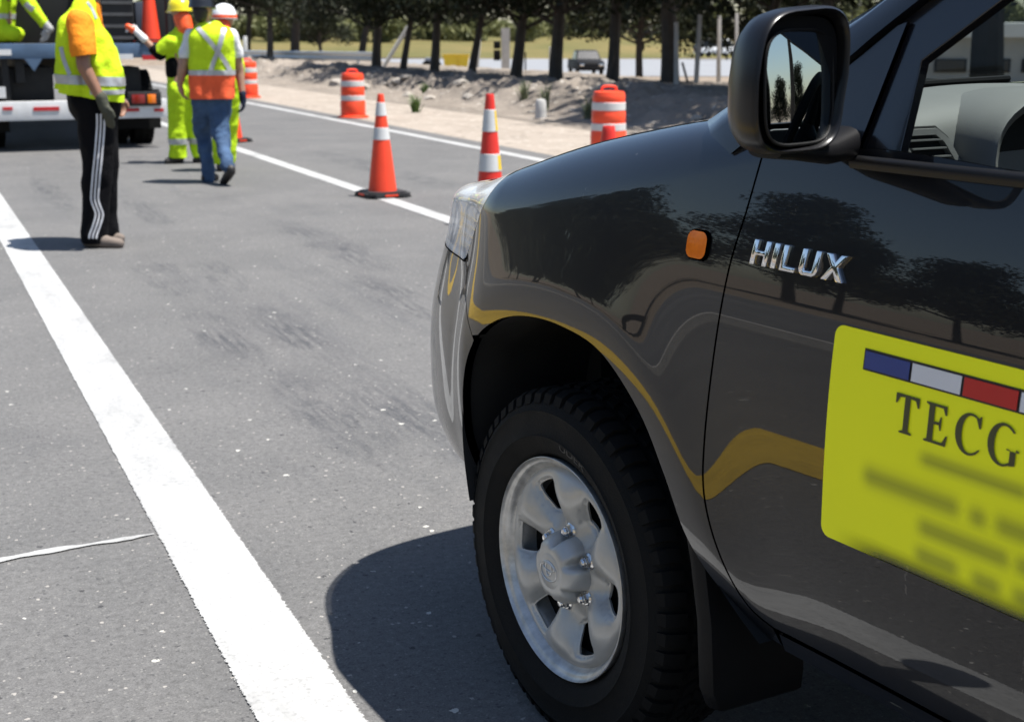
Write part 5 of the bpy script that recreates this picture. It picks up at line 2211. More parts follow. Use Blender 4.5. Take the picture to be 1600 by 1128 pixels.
def band(me, planes, name, m, parent, off=.004, filt=None):
    """strip lifted off a surface between planes: (point, normal) keep the side the normal points away from"""
    bm = bmesh.new()
    bm.from_mesh(me)
    for (co, no) in planes:
        bmesh.ops.bisect_plane(bm, geom=list(bm.verts) + list(bm.edges) + list(bm.faces), plane_co=co, plane_no=no, clear_outer=True)
    if filt:
        kill = [f for f in bm.faces if not filt(f.calc_center_median(), f.normal)]
        bmesh.ops.delete(bm, geom=kill, context='FACES')
    bm.normal_update()
    for v in bm.verts:
        v.co += v.normal * off
    out = bpy.data.meshes.new(name)
    bm.to_mesh(out)
    bm.free()
    smooth_mesh(out)
    return link_mesh(name, out, m, parent)


def ribbon(me, base, pix, width, name, m, parent, off=.004):
    """tape laid on a surface along a path; the path is found where lines of sight meet the cloth"""
    bm = bmesh.new()
    bm.from_mesh(me)
    tree_ = BVHTree.FromBMesh(bm)
    o = Vector((0, 0, CAM_H)) - base
    path = catmull(pix, 6)
    vs, fs = [], []
    last = None
    for i, (px, py) in enumerate(path):
        a, b = path[max(i - 1, 0)], path[min(i + 1, len(path) - 1)]
        tx, ty = b[0] - a[0], b[1] - a[1]
        l = math.hypot(tx, ty) + 1e-9
        nx, ny = -ty / l, tx / l
        ok = []
        for s_ in (-1, -.33, .33, 1):
            qx, qy = px + nx * s_ * width / 2, py + ny * s_ * width / 2
            d = pix_ray(qx, qy).normalized()
            h = tree_.ray_cast(o, d)
            ok.append(None if h[0] is None else h[0] + (h[1] if h[1].dot(d) < 0 else -h[1]) * off)
        if any(k is None for k in ok):
            last = None
            continue
        b0 = len(vs)
        vs += ok
        if last is not None:
            for j in range(3):
                fs.append((last + j, last + j + 1, b0 + j + 1, b0 + j))
        last = b0
    bm.free()
    if not fs:
        return None
    return MB().add(vs, fs).build(name, m, parent, angle=60)


def cloth(name, col, rough=.85, var=.14, bump=.9):
    return mat(name, col, rough, var=var, scale=7, bump=bump, bscale=13, spec=.12)


M_HV = cloth('hi_vis_yellow', (0.52, 0.72, 0.022), var=.12)
M_HV2 = cloth('hi_vis_lime_suit', (0.48, 0.70, 0.022), var=.12)
M_ORANGE = cloth('orange_cotton', (0.80, 0.25, 0.02))
M_HVO = cloth('hi_vis_orange', (0.85, 0.13, 0.05))
M_TAPE = mat('reflective_tape', (0.42, 0.43, 0.44), .35, metal=.25, var=.12, scale=20)
M_BLKC = cloth('black_tracksuit', (0.0035, 0.0035, 0.0045))
M_DENIM = cloth('blue_denim', (0.055, 0.095, 0.17), var=.35)
M_WCLOTH = cloth('white_cotton', (0.70, 0.70, 0.70))
M_SKIN = mat('brown_skin', (0.23, 0.115, 0.072), .55, var=.12, scale=12)
M_SKIN2 = mat('tan_skin', (0.36, 0.20, 0.13), .55, var=.12, scale=12)
M_HAIR = mat('black_hair', (.010, .008, .007), .6)
M_SHOE = mat('brown_suede', (0.15, 0.12, 0.10), .85, var=.25, bump=.3)
M_BOOT = mat('black_boot', (0.02, 0.018, 0.017), .6, var=.2)
M_GLOVE = cloth('grey_green_glove', (0.07, 0.072, 0.055))
M_GLOVEG = cloth('pale_grey_glove', (0.34, 0.34, 0.33))
M_GLOVEN = cloth('navy_glove', (0.02, 0.028, 0.05))
M_WSTRIPE = mat('white_stripe', (0.66, 0.66, 0.68), .7)
M_HELY = mat('helmet_yellow', (0.75, 0.62, 0.01), .3, coat=.4)
M_HELB = mat('helmet_black', (0.012, 0.012, 0.014), .3, coat=.4)
M_HELW = mat('helmet_white', (0.78, 0.78, 0.78), .3, coat=.4)
M_HELO = mat('helmet_orange', (0.80, 0.10, 0.02), .4)


def hand_caps(wr, tip, side, curl, n_out, s=1.0):
    """palm and five fingers. wr wrist, tip knuckle-to-tip direction, side thumb direction, curl finger bend direction"""
    wr, d = Vector(wr), (Vector(tip) - Vector(wr)).normalized()
    side = Vector(side).normalized()
    curl = Vector(curl).normalized()
    c = [(wr, .027 * s, wr + d * .045 * s, .030 * s)]
    for k, (o, L) in enumerate(((.030, .066), (.011, .078), (-.009, .072), (-.028, .056))):
        a = wr + d * .045 * s + side * o * .6 * s
        b = wr + d * .092 * s + side * o * s
        e = b + (d * .75 + curl * .5).normalized() * L * .55 * s
        f_ = e + (d * .35 + curl * .9).normalized() * L * .45 * s
        c += [(a, .017 * s, b, .0115 * s), (b, .0110 * s, e, .0100 * s), (e, .0100 * s, f_, .0085 * s)]
    t0 = wr + d * .02 * s + side * .022 * s
    t1 = t0 + (d * .7 + side * .8).normalized() * .042 * s
    t2 = t1 + (d * .95 + side * .25 + curl * .3).normalized() * .034 * s
    c += [(t0, .016 * s, t1, .0125 * s), (t1, .012 * s, t2, .0095 * s)]
    return c


def head_caps(c, fwd, up=(0, 0, 1), s=1.0):
    """skull, jaw, nose, ears, lips and brow as overlapping forms; c = centre of the head"""
    c, f, u = Vector(c), Vector(fwd).normalized(), Vector(up).normalized()
    r = f.cross(u).normalized()
    k = [(c + u * .03 * s - f * .015 * s, .088 * s, c + u * .035 * s + f * .012 * s, .085 * s),
         (c - u * .03 * s + f * .012 * s, .072 * s, c - u * .078 * s + f * .045 * s, .040 * s),
         (c + f * .088 * s + u * .012 * s, .010 * s, c + f * .108 * s - u * .022 * s, .015 * s),
         (c + f * .086 * s - u * .056 * s - r * .016 * s, .010 * s, c + f * .086 * s - u * .056 * s + r * .016 * s, .010 * s),
         (c + f * .082 * s + u * .028 * s - r * .038 * s, .012 * s, c + f * .082 * s + u * .028 * s + r * .038 * s, .012 * s)]
    for sd in (-1, 1):
        k.append((c + r * sd * .083 * s + u * .018 * s - f * .008 * s, .013 * s, c + r * sd * .083 * s - u * .02 * s, .012 * s))
    return k


def eyes(c, fwd, parent, s=1.0):
    c, f = Vector(c), Vector(fwd).normalized()
    r = f.cross(Vector((0, 0, 1))).normalized()
    for sd in (-1, 1):
        bm = bmesh.new()
        bmesh.ops.create_uvsphere(bm, u_segments=12, v_segments=8, radius=.0135 * s, matrix=Matrix.Translation(c + f * .082 * s + r * sd * .033 * s + Vector((0, 0, .004))))
        MB().bm(bm).build('eye', mat('eye_white', (.6, .6, .6), .2), parent)


def helmet(c, fwd, m, parent, brim=True, band_m=None, s=1.0):
    c, f = Vector(c), Vector(fwd).normalized()
    r = f.cross(Vector((0, 0, 1))).normalized()
    Mx = Matrix(((f.x, r.x, 0, c.x), (f.y, r.y, 0, c.y), (0, 0, 1, c.z), (0, 0, 0, 1)))
    mb = MB()
    prof = [(.128, -.004), (.131, .0), (.126, .012), (.123, .03), (.116, .07), (.098, .105), (.068, .130), (.034, .142), (.001, .145)]
    mb.lathe([(a * s, b * s) for a, b in prof], 32, Mx @ Matrix.Diagonal((1.12, .96, 1, 1)), caps=False)
    # peak in front
    vs, fs = [], []
    for j in range(13):
        t = R(-65 + 130 * j / 12)
        e = .055 * math.cos(t * 1.2) * s
        a = Vector((.128 * 1.12 * s * math.cos(t), .128 * .96 * s * math.sin(t), 0))
        b = a + Vector((e, e * .1 * math.sin(t), -.012 * s))
        vs += [Mx @ a, Mx @ b, Mx @ (b + Vector((0, 0, -.005))), Mx @ (a + Vector((0, 0, -.005)))]
    for j in range(12):
        for q in range(4):
            fs.append((j * 4 + q, j * 4 + (q + 1) % 4, j * 4 + 4 + (q + 1) % 4, j * 4 + 4 + q))
    mb.add(vs, fs)
    for k in (-1, 0, 1):        # ridges on the crown
        mb.tube([Mx @ Vector((.10 * s, k * .03 * s, .098 * s)), Mx @ Vector((0, k * .03 * s, (.143 - abs(k) * .006) * s)), Mx @ Vector((-.10 * s, k * .03 * s, .098 * s))], .007 * s, 6)
    h = mb.build('hard_hat', m, parent, angle=45)
    if band_m:
        MB().lathe([(.127 * s, .002 * s), (.1315 * s, .006 * s), (.1275 * s, .034 * s), (.122 * s, .034 * s)], 32, Mx @ Matrix.Diagonal((1.12, .96, 1, 1)), close=True).build('hat_band', band_m, h)
    return h


def shoe(heel, toe, m, parent, s=1.0, name='shoe', sole=None, tilt=None):
    heel, toe = Vector(heel), Vector(toe)
    d = (toe - heel)
    L = d.length
    me = blob([(heel + Vector((0, 0, .045)), .044 * s, heel + d * .45 + Vector((0, 0, .045)), .046 * s), (heel + d * .45 + Vector((0, 0, .040)), .044 * s, heel + d * .88 + Vector((0, 0, .030)), .036 * s), (heel + d * .1 + Vector((0, 0, .06)), .046 * s, heel + d * .12 + Vector((0, 0, .12)), .05 * s)], .011, 2)
    # flat sole
    for v in me.vertices:
        base_z = heel.z + (toe.z - heel.z) * max(0, min(1, (v.co - heel).dot(d) / (L * L)))
        if v.co.z < base_z + .012:
            v.co.z = base_z + .004
    o = link_mesh(name, me, m, parent)
    return o


def hips_fill(p, r, dx, dy):
    p = Vector(p)
    return [(p + Vector((-dx, -dy, 0)), r, p + Vector((dx, dy, 0)), r)]


def person(name, body_caps, D, base, label, m=None, voxel=.012):
    me = blob(body_caps, voxel, 2)
    o = link_mesh(name, me, m or M_SKIN)
    o.location = base
    tag(o, label, 'person', 'road crew')
    return o


UP = Vector((0, 0, 1))
# ---- man in the black tracksuit, side on, facing right
D = 9.22
base = Vector((at_depth(162, 384, D).x, D, 0))
J = lambda px, py, dy=0.0: at_depth(px, py, D + dy) - base
hc = J(150, -44)
fw = Vector((1, .15, 0))
sh_n, el_n, wr_n = J(126, 38, -.20), J(131, 104, -.27), J(160, 160, -.27)
sh_f, el_f, wr_f = J(140, 36, .22), J(165, 100, .27), J(186, 150, .22)
hip_n, hip_f = J(148, 158, -.09), J(151, 158, .10)
kn_n, kn_f = J(152, 262, -.10), J(163, 258, .12)
an_n, an_f = J(147, 360, -.09), J(163, 352, .13)
waist, chest, neck = J(143, 120), J(130, 62), J(138, 4)
caps = head_caps(hc, fw) + [(hc - UP * .05 - fw * .01, .058, neck - UP * .04, .062), (neck - UP * .05, .08, chest, .13), (chest, .13, waist, .13), (waist, .13, hip_n, .1), (waist, .13, hip_f, .1),
        (sh_n, .058, el_n, .046), (el_n, .047, wr_n, .030), (sh_f, .058, el_f, .046), (el_f, .046, wr_f, .030), (chest + UP * .06, .09, sh_n, .06), (chest + UP * .06, .09, sh_f, .06),
        (hip_n, .085, kn_n, .06), (kn_n, .055, an_n, .04), (hip_f, .085, kn_f, .06), (kn_f, .055, an_f, .04)]
caps += hand_caps(wr_f, wr_f + Vector((.02, -.02, -.2)), (1, 0, 0), (0, -1, 0), None)
caps += [(wr_n, .030, wr_n + Vector((.02, 0, -.06)), .026)]
pman = person('person', caps, D, base, 'worker side-on in yellow vest, orange sleeves and black striped track trousers')
eyes(hc, fw, pman)
hair = blob([(hc + UP * .045 - fw * .03, .093, hc + UP * .055 + fw * .01, .088), (hc - fw * .05, .075, hc - fw * .055 - UP * .05, .055)], .012, 2)
link_mesh('hair', hair, M_HAIR, pman)
# track trousers
tc_ = [(J(140, 135), .140, J(140, 165), .135), (J(162, 138), .115, J(158, 170), .125), (hip_n, .125, kn_n, .102), (kn_n, .100, J(149, 345, -.09), .080), (J(149, 330, -.09), .083, J(148, 372, -.09), .092),
       (hip_f, .125, kn_f, .098), (kn_f, .096, J(165, 345, .13), .078), (J(165, 335, .13), .080, J(166, 368, .13), .086)]
tc_ += hips_fill(J(145, 160), .13, 0, .08)
tro = blob(tc_, .014, 3, .012, (8, 8, 6), 1, cut=[(J(148, 376), (0, 0, -1))])
otr = link_mesh('track_trousers', tro, M_BLKC, pman)
strp = [(157, 178), (157, 200), (154, 240), (150, 280), (148, 309), (151, 322), (155, 335), (151, 352), (146, 366), (145, 373)]
for dx in (-5.5, 0, 5.5):
    ribbon(tro, base, [(x + dx, y) for x, y in strp], 2.6, 'stripe', M_WSTRIPE, otr)
# shirt sleeve and vest
slv = blob([(J(125, 37, -.19), .088, J(128, 60, -.235), .083), (J(128, 60, -.235), .083, J(132, 90, -.265), .077), (chest + UP * .06, .1, sh_n, .07), (chest + UP * .06, .1, sh_f, .08), (sh_f, .08, (sh_f + el_f) / 2, .076), (neck - UP * .03, .085, chest, .12)], .013, 3, .010, (9, 9, 9), 2, cut=[(J(132, 87, -.26), (.12, 0, -1))])
link_mesh('shirt', slv, M_ORANGE, pman)
vc = [(J(118, 50, -.10), .118, J(116, 118, -.12), .120), (J(118, 50, .12), .118, J(116, 118, .12), .122), (J(140, 70, -.09), .135, J(160, 120, -.10), .140), (J(140, 70, .10), .135, J(160, 120, .10), .140),
      (J(116, 118, -.12), .120, J(114, 150, -.12), .104), (J(116, 118, .12), .120, J(114, 150, .12), .104), (J(160, 120, -.10), .140, J(161, 165, -.11), .134), (J(160, 120, .10), .140, J(161, 165, .11), .134),
      (J(133, 30, -.10), .075, J(140, 70, -.09), .12), (J(133, 30, .10), .075, J(140, 70, .1), .12), (J(133, 10, -.07), .065, J(120, 44, -.10), .10), (J(133, 10, .08), .065, J(120, 44, .12), .10), (J(138, 130, 0), .14, J(138, 150, 0), .14), (J(130, 70, 0), .15, J(135, 120, 0), .15)]
vest = blob(vc, .012, 2, .024, (8, 8, 6), 3, cut=[(J(140, 149), (-.16, 0, -1))])
# arm hole: drop the cloth that lies inside the sleeve
bm = bmesh.new()
bm.from_mesh(vest)
bmesh.ops.delete(bm, geom=[v for v in bm.verts if (v.co - J(126, 50, -.26)).length < .095 and v.co.y < -.1], context='VERTS')
bm.to_mesh(vest)
bm.free()
ov = link_mesh('vest', vest, M_HV, pman)
z1, z0 = J(120, 117).z, J(120, 131).z
band(vest, [(Vector((0, 0, z1)), (.05, 0, 1)), (Vector((0, 0, z0)), (-.05, 0, -1))], 'reflective_band', M_TAPE, ov)
z1, z0 = J(175, 139).z, J(175, 146).z
band(vest, [(Vector((0, 0, z1)), (.0, 0, 1)), (Vector((0, 0, z0)), (0, 0, -1)), (J(158, 140), (-1, 0, 0))], 'reflective_band', M_TAPE, ov)
ribbon(vest, base, [(96, 74), (99, 90), (105, 108), (109, 117)], 6, 'reflective_brace', M_TAPE, ov)
ribbon(vest, base, [(136, 4), (143, 14), (150, 30)], 4, 'collar_edge', M_TAPE, ov)
g = blob(hand_caps(wr_n + Vector((.005, 0, -.01)), J(174, 198, -.27), (.8, -.5, 0), (-.3, .9, -.2), None, 1.08) + [(wr_n + Vector((-.005, 0, .03)), .040, wr_n + Vector((.01, 0, -.03)), .036)], .007, 2)
link_mesh('glove', g, M_GLOVE, pman)
shoe(J(138, 386, -.10) * Vector((1, 1, 0)) if False else Vector((J(138, 386, -.10).x, -.10, 0)), Vector((J(195, 386, -.10).x, -.13, 0)), M_SHOE, pman)
shoe(Vector((J(148, 378, .14).x, .13, 0)), Vector((J(196, 378, .14).x, .10, 0)), M_SHOE, pman)

# ---- worker in jeans and X-back vest, walking away
D = 13.2
base = Vector((at_depth(335, 287, D).x, D, 0))
hc = J(316, 18)
fw = Vector((.15, 1, 0))
shl, shr = J(300, 58), J(361, 58)
ell, wrl = J(285, 108, -.05), J(281, 134, -.02)
elr, wrr = J(374, 112, .08), J(379, 150, .05)
hpl, hpr = J(318, 160), J(344, 160)
knl, knr = J(316, 210, .12), J(345, 212, -.10)
anl, anr = J(326, 272, .02), J(356, 258, -.32)
waist, chest, neck = J(331, 140), J(331, 78), J(322, 40)
caps = head_caps(hc, fw) + [(hc - UP * .05, .06, neck - UP * .04, .065), (neck - UP * .05, .08, chest, .14), (chest, .14, waist, .13), (waist, .13, hpl, .1), (waist, .13, hpr, .1),
        (shl, .06, ell, .048), (ell, .048, wrl, .031), (shr, .06, elr, .048), (elr, .048, wrr, .031), (chest + UP * .07, .09, shl, .06), (chest + UP * .07, .09, shr, .06),
        (hpl, .085, knl, .06), (knl, .055, anl, .04), (hpr, .085, knr, .06), (knr, .055, anr, .04)]
caps += hand_caps(wrl, wrl + Vector((.04, .03, -.2)), (0, 1, 0), (1, 0, 0), None) + [(wrr, .03, wrr + Vector((0, 0, -.05)), .026)]
pj = person('person', caps, D, base, 'worker in blue jeans and cross-back vest walking away, black helmet', M_SKIN2)
helmet(hc + UP * .035, fw, M_HELB, pj)
eyes(hc, fw, pj)
link_mesh('hair', blob([(hc - fw * .045, .078, hc - fw * .05 - UP * .05, .062)], .012, 2), M_HAIR, pj)
jn = blob([(J(320, 150), .125, J(342, 150), .125), (hpl, .115, knl, .080), (knl, .078, J(325, 262, .02), .058), (J(325, 250, .02), .060, J(326, 278, .0), .068), (hpr, .115, knr, .080), (knr, .078, J(353, 248, -.28), .056), (J(352, 240, -.26), .058, J(356, 262, -.33), .066)], .014, 3, .02, (9, 9, 8), 4)
link_mesh('jeans', jn, M_DENIM, pj)
tsh = blob([(shl, .078, J(291, 86, -.03), .072), (shr, .078, J(369, 86, .05), .072), (chest + UP * .06, .10, shl, .07), (chest + UP * .06, .10, shr, .07), (neck - UP * .02, .072, chest, .12)], .013, 3, .008, (9, 9, 9), 5, cut=[])
bm = bmesh.new()
bm.from_mesh(tsh)
for sx, q in ((-1, J(288, 90)), (1, J(371, 90))):
    pass
bmesh.ops.bisect_plane(bm, geom=list(bm.verts) + list(bm.edges) + list(bm.faces), plane_co=J(330, 91), plane_no=(0, 0, -1), clear_outer=True)
bm.to_mesh(tsh)
bm.free()
link_mesh('t_shirt', tsh, M_WCLOTH, pj)
vb = []
for dy in (-.06, .07):
    vb += [(J(316, 62, dy), .125, J(316, 150, dy), .120), (J(346, 62, dy), .125, J(346, 150, dy), .120), (J(331, 62, dy), .13, J(331, 150, dy), .13), (J(318, 44, dy * .5), .06, J(312, 64, dy), .10), (J(338, 44, dy * .5), .06, J(348, 64, dy), .10)]
vst = blob(vb, .014, 3, .014, (8, 8, 5), 6, cut=[(J(331, 154), (0, 0, -1))])
ov = link_mesh('vest', vst, M_HV, pj)
zb = J(331, 116).z
band(vst, [(Vector((0, 0, zb)), (0, 0, 1))], 'orange_panel', M_HVO, ov, .003)
band(vst, [(Vector((0, 0, J(331, 109.5).z)), (0, 0, 1)), (Vector((0, 0, J(331, 117.5).z)), (0, 0, -1))], 'reflective_band', M_TAPE, ov, .006)
ribbon(vst, base, [(309, 44), (320, 56), (338, 78), (352, 98), (359, 111)], 7, 'reflective_brace', M_TAPE, ov, .007)
ribbon(vst, base, [(350, 46), (346, 62), (340, 82), (333, 100), (330, 111)], 7, 'reflective_brace', M_TAPE, ov, .010)
link_mesh('glove', blob(hand_caps(wrr, wrr + Vector((.01, .02, -.2)), (0, 1, 0), (-1, 0, 0), None, 1.1) + [(wrr + UP * .02, .037, wrr - UP * .03, .034)], .008, 2), M_GLOVEN, pj)
shoe(Vector((J(322, 284).x, -.02, 0)), Vector((J(332, 284).x, .22, 0)), M_BOOT, pj)
hl, tq = J(361, 268, -.36), J(349, 285, -.16)
link_mesh('shoe', blob([(hl, .044, (hl + tq) / 2, .046), ((hl + tq) / 2, .044, tq, .036), (hl + Vector((0, 0, .02)), .045, J(357, 262, -.33), .046)], .011, 2), M_BOOT, pj)

# ---- worker in lime suit and yellow helmet, arm stretched out to the left
D = 15.2
base = Vector((at_depth(292, 254, D).x, D, 0))
hc = J(281, 22)
fw = Vector((-.75, .66, 0))
sh1, el1, wr1 = J(266, 66, -.1), J(247, 84, -.1), J(222, 58, -.12)
sh2, el2, wr2 = J(300, 66, .1), J(308, 104, .12), J(304, 132, .05)
hp1, hp2 = J(280, 140, -.05), J(298, 140, .05)
k1, k2 = J(277, 195, -.05), J(303, 196, .04)
a1, a2 = J(279, 244, -.05), J(313, 242, .05)
chest, waist, neck = J(284, 74), J(286, 116), J(284, 46)
caps = head_caps(hc, fw) + [(hc - UP * .05, .055, neck - UP * .04, .06), (neck - UP * .04, .08, chest, .13), (chest, .13, waist, .12), (waist, .12, hp1, .1), (waist, .12, hp2, .1), (sh1, .055, el1, .046), (el1, .044, wr1, .03), (sh2, .055, el2, .046), (el2, .044, wr2, .03), (chest, .1, sh1, .06), (chest, .1, sh2, .06),
        (hp1, .08, k1, .06), (k1, .055, a1, .04), (hp2, .08, k2, .06), (k2, .055, a2, .04), (wr1, .03, J(212, 49, -.12), .026)]
caps += hand_caps(wr2, wr2 + Vector((-.02, .02, -.2)), (-1, 0, 0), (0, 1, 0), None)
py_ = person('person', caps, D, base, 'worker in lime suit and yellow helmet stretching an arm towards the flatbed', M_SKIN2)
eyes(hc, fw, py_)
helmet(hc + UP * .03, fw, M_HELY, py_)
flap = blob([(hc - fw * .06 - UP * .03, .075, hc - fw * .09 - UP * .15, .085), (hc - fw * .02 - UP * .04, .085, hc - fw * .04 - UP * .10, .085)], .012, 3, .006, (12, 12, 8), 3)
link_mesh('neck_flap', flap, M_HELO, py_)
jk = blob([(J(274, 66), .115, J(275, 92), .115), (J(296, 66), .115, J(294, 92), .115), (J(285, 60), .13, J(285, 92), .13), (sh1, .082, el1, .068), (sh2, .08, el2, .066), (el2, .066, J(305, 126, .07), .054), (neck, .07, chest, .13)], .014, 3, .012, (8, 8, 7), 7)
link_mesh('jacket', jk, M_HV2, py_)
link_mesh('back_belt', blob([(J(277, 98), .128, J(277, 114), .126), (J(294, 98), .128, J(294, 114), .126)], .014, 2), M_BLKC, py_)
sut = blob([(J(278, 122), .122, J(280, 145), .128), (J(297, 122), .122, J(297, 145), .128), (hp1, .125, k1, .102), (k1, .102, J(278, 245, -.05), .098), (hp2, .125, k2, .100), (k2, .100, J(314, 244, .05), .094)], .014, 3, .013, (8, 8, 8), 8, cut=[(J(280, 246), (0, 0, -1))])
os_ = link_mesh('suit_trousers', sut, M_HV2, py_)
band(sut, [(Vector((0, 0, J(278, 216).z)), (0, 0, 1)), (Vector((0, 0, J(278, 225).z)), (0, 0, -1))], 'reflective_band', M_TAPE, os_, .005)
link_mesh('sleeve_cuff', blob([(el1 + Vector((.02, 0, -.005)), .072, el1 + (wr1 - el1) * .22, .062)], .012, 2), M_BLKC, py_)
link_mesh('glove', blob([(J(226, 62, -.12), .042, J(213, 50, -.12), .037)] + hand_caps(J(216, 53, -.12), J(203, 43, -.12), (.4, 0, .9), (-.3, 0, -.9), None, .95), .009, 2), M_WCLOTH, py_)
link_mesh('glove_tip', blob([(J(208, 47, -.12), .041, J(200, 42, -.12), .034)], .01, 2), M_HELO, py_)
for (ax, dy) in ((270, -.08), (314, .05)):
    shoe(Vector((J(ax + 10, 254, dy).x, dy + .06, 0)), Vector((J(ax - 9, 254, dy).x, dy - .06, 0)), M_BOOT, py_, name='boot')
# ---- worker with the white helmet, half hidden
D = 14.3
base = Vector((at_depth(352, 262, D).x, D, 0))
hc = J(351, 34)
fw = Vector((.2, .97, 0))
sh1, el1, wr1 = J(336, 76), J(332, 108, .1), J(338, 132, .15)
sh2, el2, wr2 = J(366, 74), J(372, 108, .02), J(372, 136, .12)
hp1, hp2 = J(344, 148), J(358, 148)
k1, k2 = J(345, 200), J(357, 200, .05)
a1, a2 = J(346, 250), J(355, 250, .08)
chest, waist, neck = J(351, 86), J(351, 126), J(351, 58)
caps = head_caps(hc, fw) + [(hc - UP * .05, .055, neck - UP * .04, .06), (neck, .07, chest, .12), (chest, .12, waist, .12), (waist, .12, hp1, .1), (waist, .12, hp2, .1), (sh1, .055, el1, .045), (el1, .044, wr1, .03), (sh2, .055, el2, .045), (el2, .044, wr2, .03), (chest, .1, sh1, .06), (chest, .1, sh2, .06), (hp1, .08, k1, .06), (k1, .055, a1, .04), (hp2, .08, k2, .06), (k2, .055, a2, .04)]
caps += hand_caps(wr1, wr1 + Vector((.03, .05, -.2)), (0, 1, 0), (1, 0, 0), None) + hand_caps(wr2, wr2 + Vector((-.02, .03, -.2)), (0, 1, 0), (-1, 0, 0), None)
pw = person('person', caps, D, base, 'worker with white helmet and orange neck flap half hidden behind another', M_SKIN2)
eyes(hc, fw, pw)
helmet(hc + UP * .03, fw, M_HELW, pw, band_m=M_HELO)
link_mesh('neck_flap', blob([(hc - fw * .05 - UP * .03, .082, hc - fw * .08 - UP * .15, .088)], .012, 3, .006, (12, 12, 8), 4), M_HELO, pw)
link_mesh('jacket', blob([(J(342, 76), .11, J(342, 135), .115), (J(360, 76), .11, J(360, 135), .115), (J(351, 72), .12, J(351, 135), .13), (sh1, .078, el1, .066), (el1, .066, wr1, .05), (sh2, .078, el2, .068), (el2, .068, wr2, .052), (neck, .07, chest, .12)], .014, 3, .012, (8, 8, 7), 9), M_HV2, pw)
link_mesh('suit_trousers', blob([(J(344, 132), .12, J(344, 150), .12), (J(358, 132), .12, J(358, 150), .12), (hp1, .118, k1, .098), (k1, .098, a1, .09), (hp2, .118, k2, .098), (k2, .098, a2, .09)], .014, 3, .012, (8, 8, 8), 10, cut=[(J(350, 256), (0, 0, -1))]), M_HV2, pw)
for (ax, dy) in ((346, 0), (356, .08)):
    shoe(Vector((J(ax, 262, dy).x, dy - .05, 0)), Vector((J(ax + 2, 262, dy).x, dy + .2, 0)), M_BOOT, pw, name='boot')
# ------------------------------------------------------------------ flatbed truck
def RP(px, py, Y0):
    """road (x, z) where a line of sight meets the upright plane across the road at Y0"""
    r = pix_ray(px, py)
    t = Y0 / r.dot(RF)
    return r.dot(RR) * t, CAM_H + r.z * t


TY = 17.5
xr_, zd1 = RP(256, 68, TY)
_, zd0 = RP(200, 91, TY)
xl_ = xr_ - 2.5
TR = empty('flatbed_truck', road((xr_ + xl_) / 2, TY, 0), ROAD_YAW)
tag(TR, 'blue flatbed work truck seen from behind with red and white bumper', 'truck')
TX0 = (xr_ + xl_) / 2
tl = lambda px, py, dy=0.0: (RP(px, py, TY + dy)[0] - TX0, dy, RP(px, py, TY + dy)[1])
M_TBLUE = mat('worn_blue_paint', (0.060, 0.105, 0.175), .55, var=.25, scale=3, bump=.1)
M_TRUST = mat('dark_chassis', (0.006, 0.006, 0.0065), .7, var=.3)
M_TW = mat('bumper_white', (0.62, 0.62, 0.62), .45, var=.08)
M_TRED = mat('tape_red', (0.45, 0.015, 0.02), .4)
zd = (zd1 + zd0) / 2
MB().box((0, .05, zd), (2.5, .10, zd1 - zd0), bevel=.008).build('rear_beam', M_TBLUE, TR)
# deck of planks
for k in range(10):
    MB().box((-1.125 + k * .25, 3.4, zd1 - .03), (.243, 6.6, .05)).build('plank', mat('deck_boards', (.10, .085, .07), .9, var=.3), TR, smooth=False)
for s_ in (-1, 1):
    MB().box((s_ * 1.235, 3.4, zd), (.03, 6.6, zd1 - zd0)).build('side_rail', M_TBLUE, TR, smooth=False)
    MB().box((s_ * .43, 3.6, zd0 - .15), (.10, 7.0, .26)).build('chassis_rail', M_TRUST, TR, smooth=False)
# gusset under the beam
gx0, _, gz1 = tl(38, 91)
gx1, _, _ = tl(66, 91)
_, _, gz0 = tl(52, 112)
MB().add([(gx0, -.004, zd0), (gx1, -.004, zd0), ((gx0 + gx1) / 2, -.004, gz0), (gx0, .05, zd0), (gx1, .05, zd0), ((gx0 + gx1) / 2, .05, gz0)], [(0, 1, 2), (5, 4, 3), (0, 3, 4, 1), (1, 4, 5, 2), (2, 5, 3, 0)]).build('gusset', M_TBLUE, TR, smooth=False)
for (a, b, m_) in (((-30, 78), (18, 87), M_TW), ((185, 85), (208, 93), M_TW), ((222, 87), (256, 94), M_TRED)):
    p, q = tl(*a), tl(*b)
    MB().box(((p[0] + q[0]) / 2, -.004, (p[2] + q[2]) / 2), (abs(q[0] - p[0]), .008, abs(p[2] - q[2]))).build('reflector_tape', m_, TR, smooth=False)
# underrun bar
p, q = tl(-60, 161), tl(257, 184)
bar = MB().box((0, .06, (p[2] + q[2]) / 2), (2.5, .10, p[2] - q[2]), bevel=.01).build('bumper_bar', M_TW, TR)
for (a, b) in (((4, 168), (20, 172.5)), ((52, 168), (93, 173)), ((188, 170), (218, 174.5)), ((241, 170), (256, 174.5)), ((-60, 168), (-30, 172.5))):
    u, v = tl(*a), tl(*b)
    MB().box(((u[0] + v[0]) / 2, .006, (u[2] + v[2]) / 2), (abs(u[0] - v[0]), .012, abs(u[2] - v[2]))).build('bumper_tape', M_TRED, bar, smooth=False)
for s_ in (-1, 1):
    MB().box((s_ * .6, .14, (p[2] + zd0) / 2), (.08, .08, zd0 - q[2])).build('bumper_bracket', M_TRUST, TR, smooth=False)
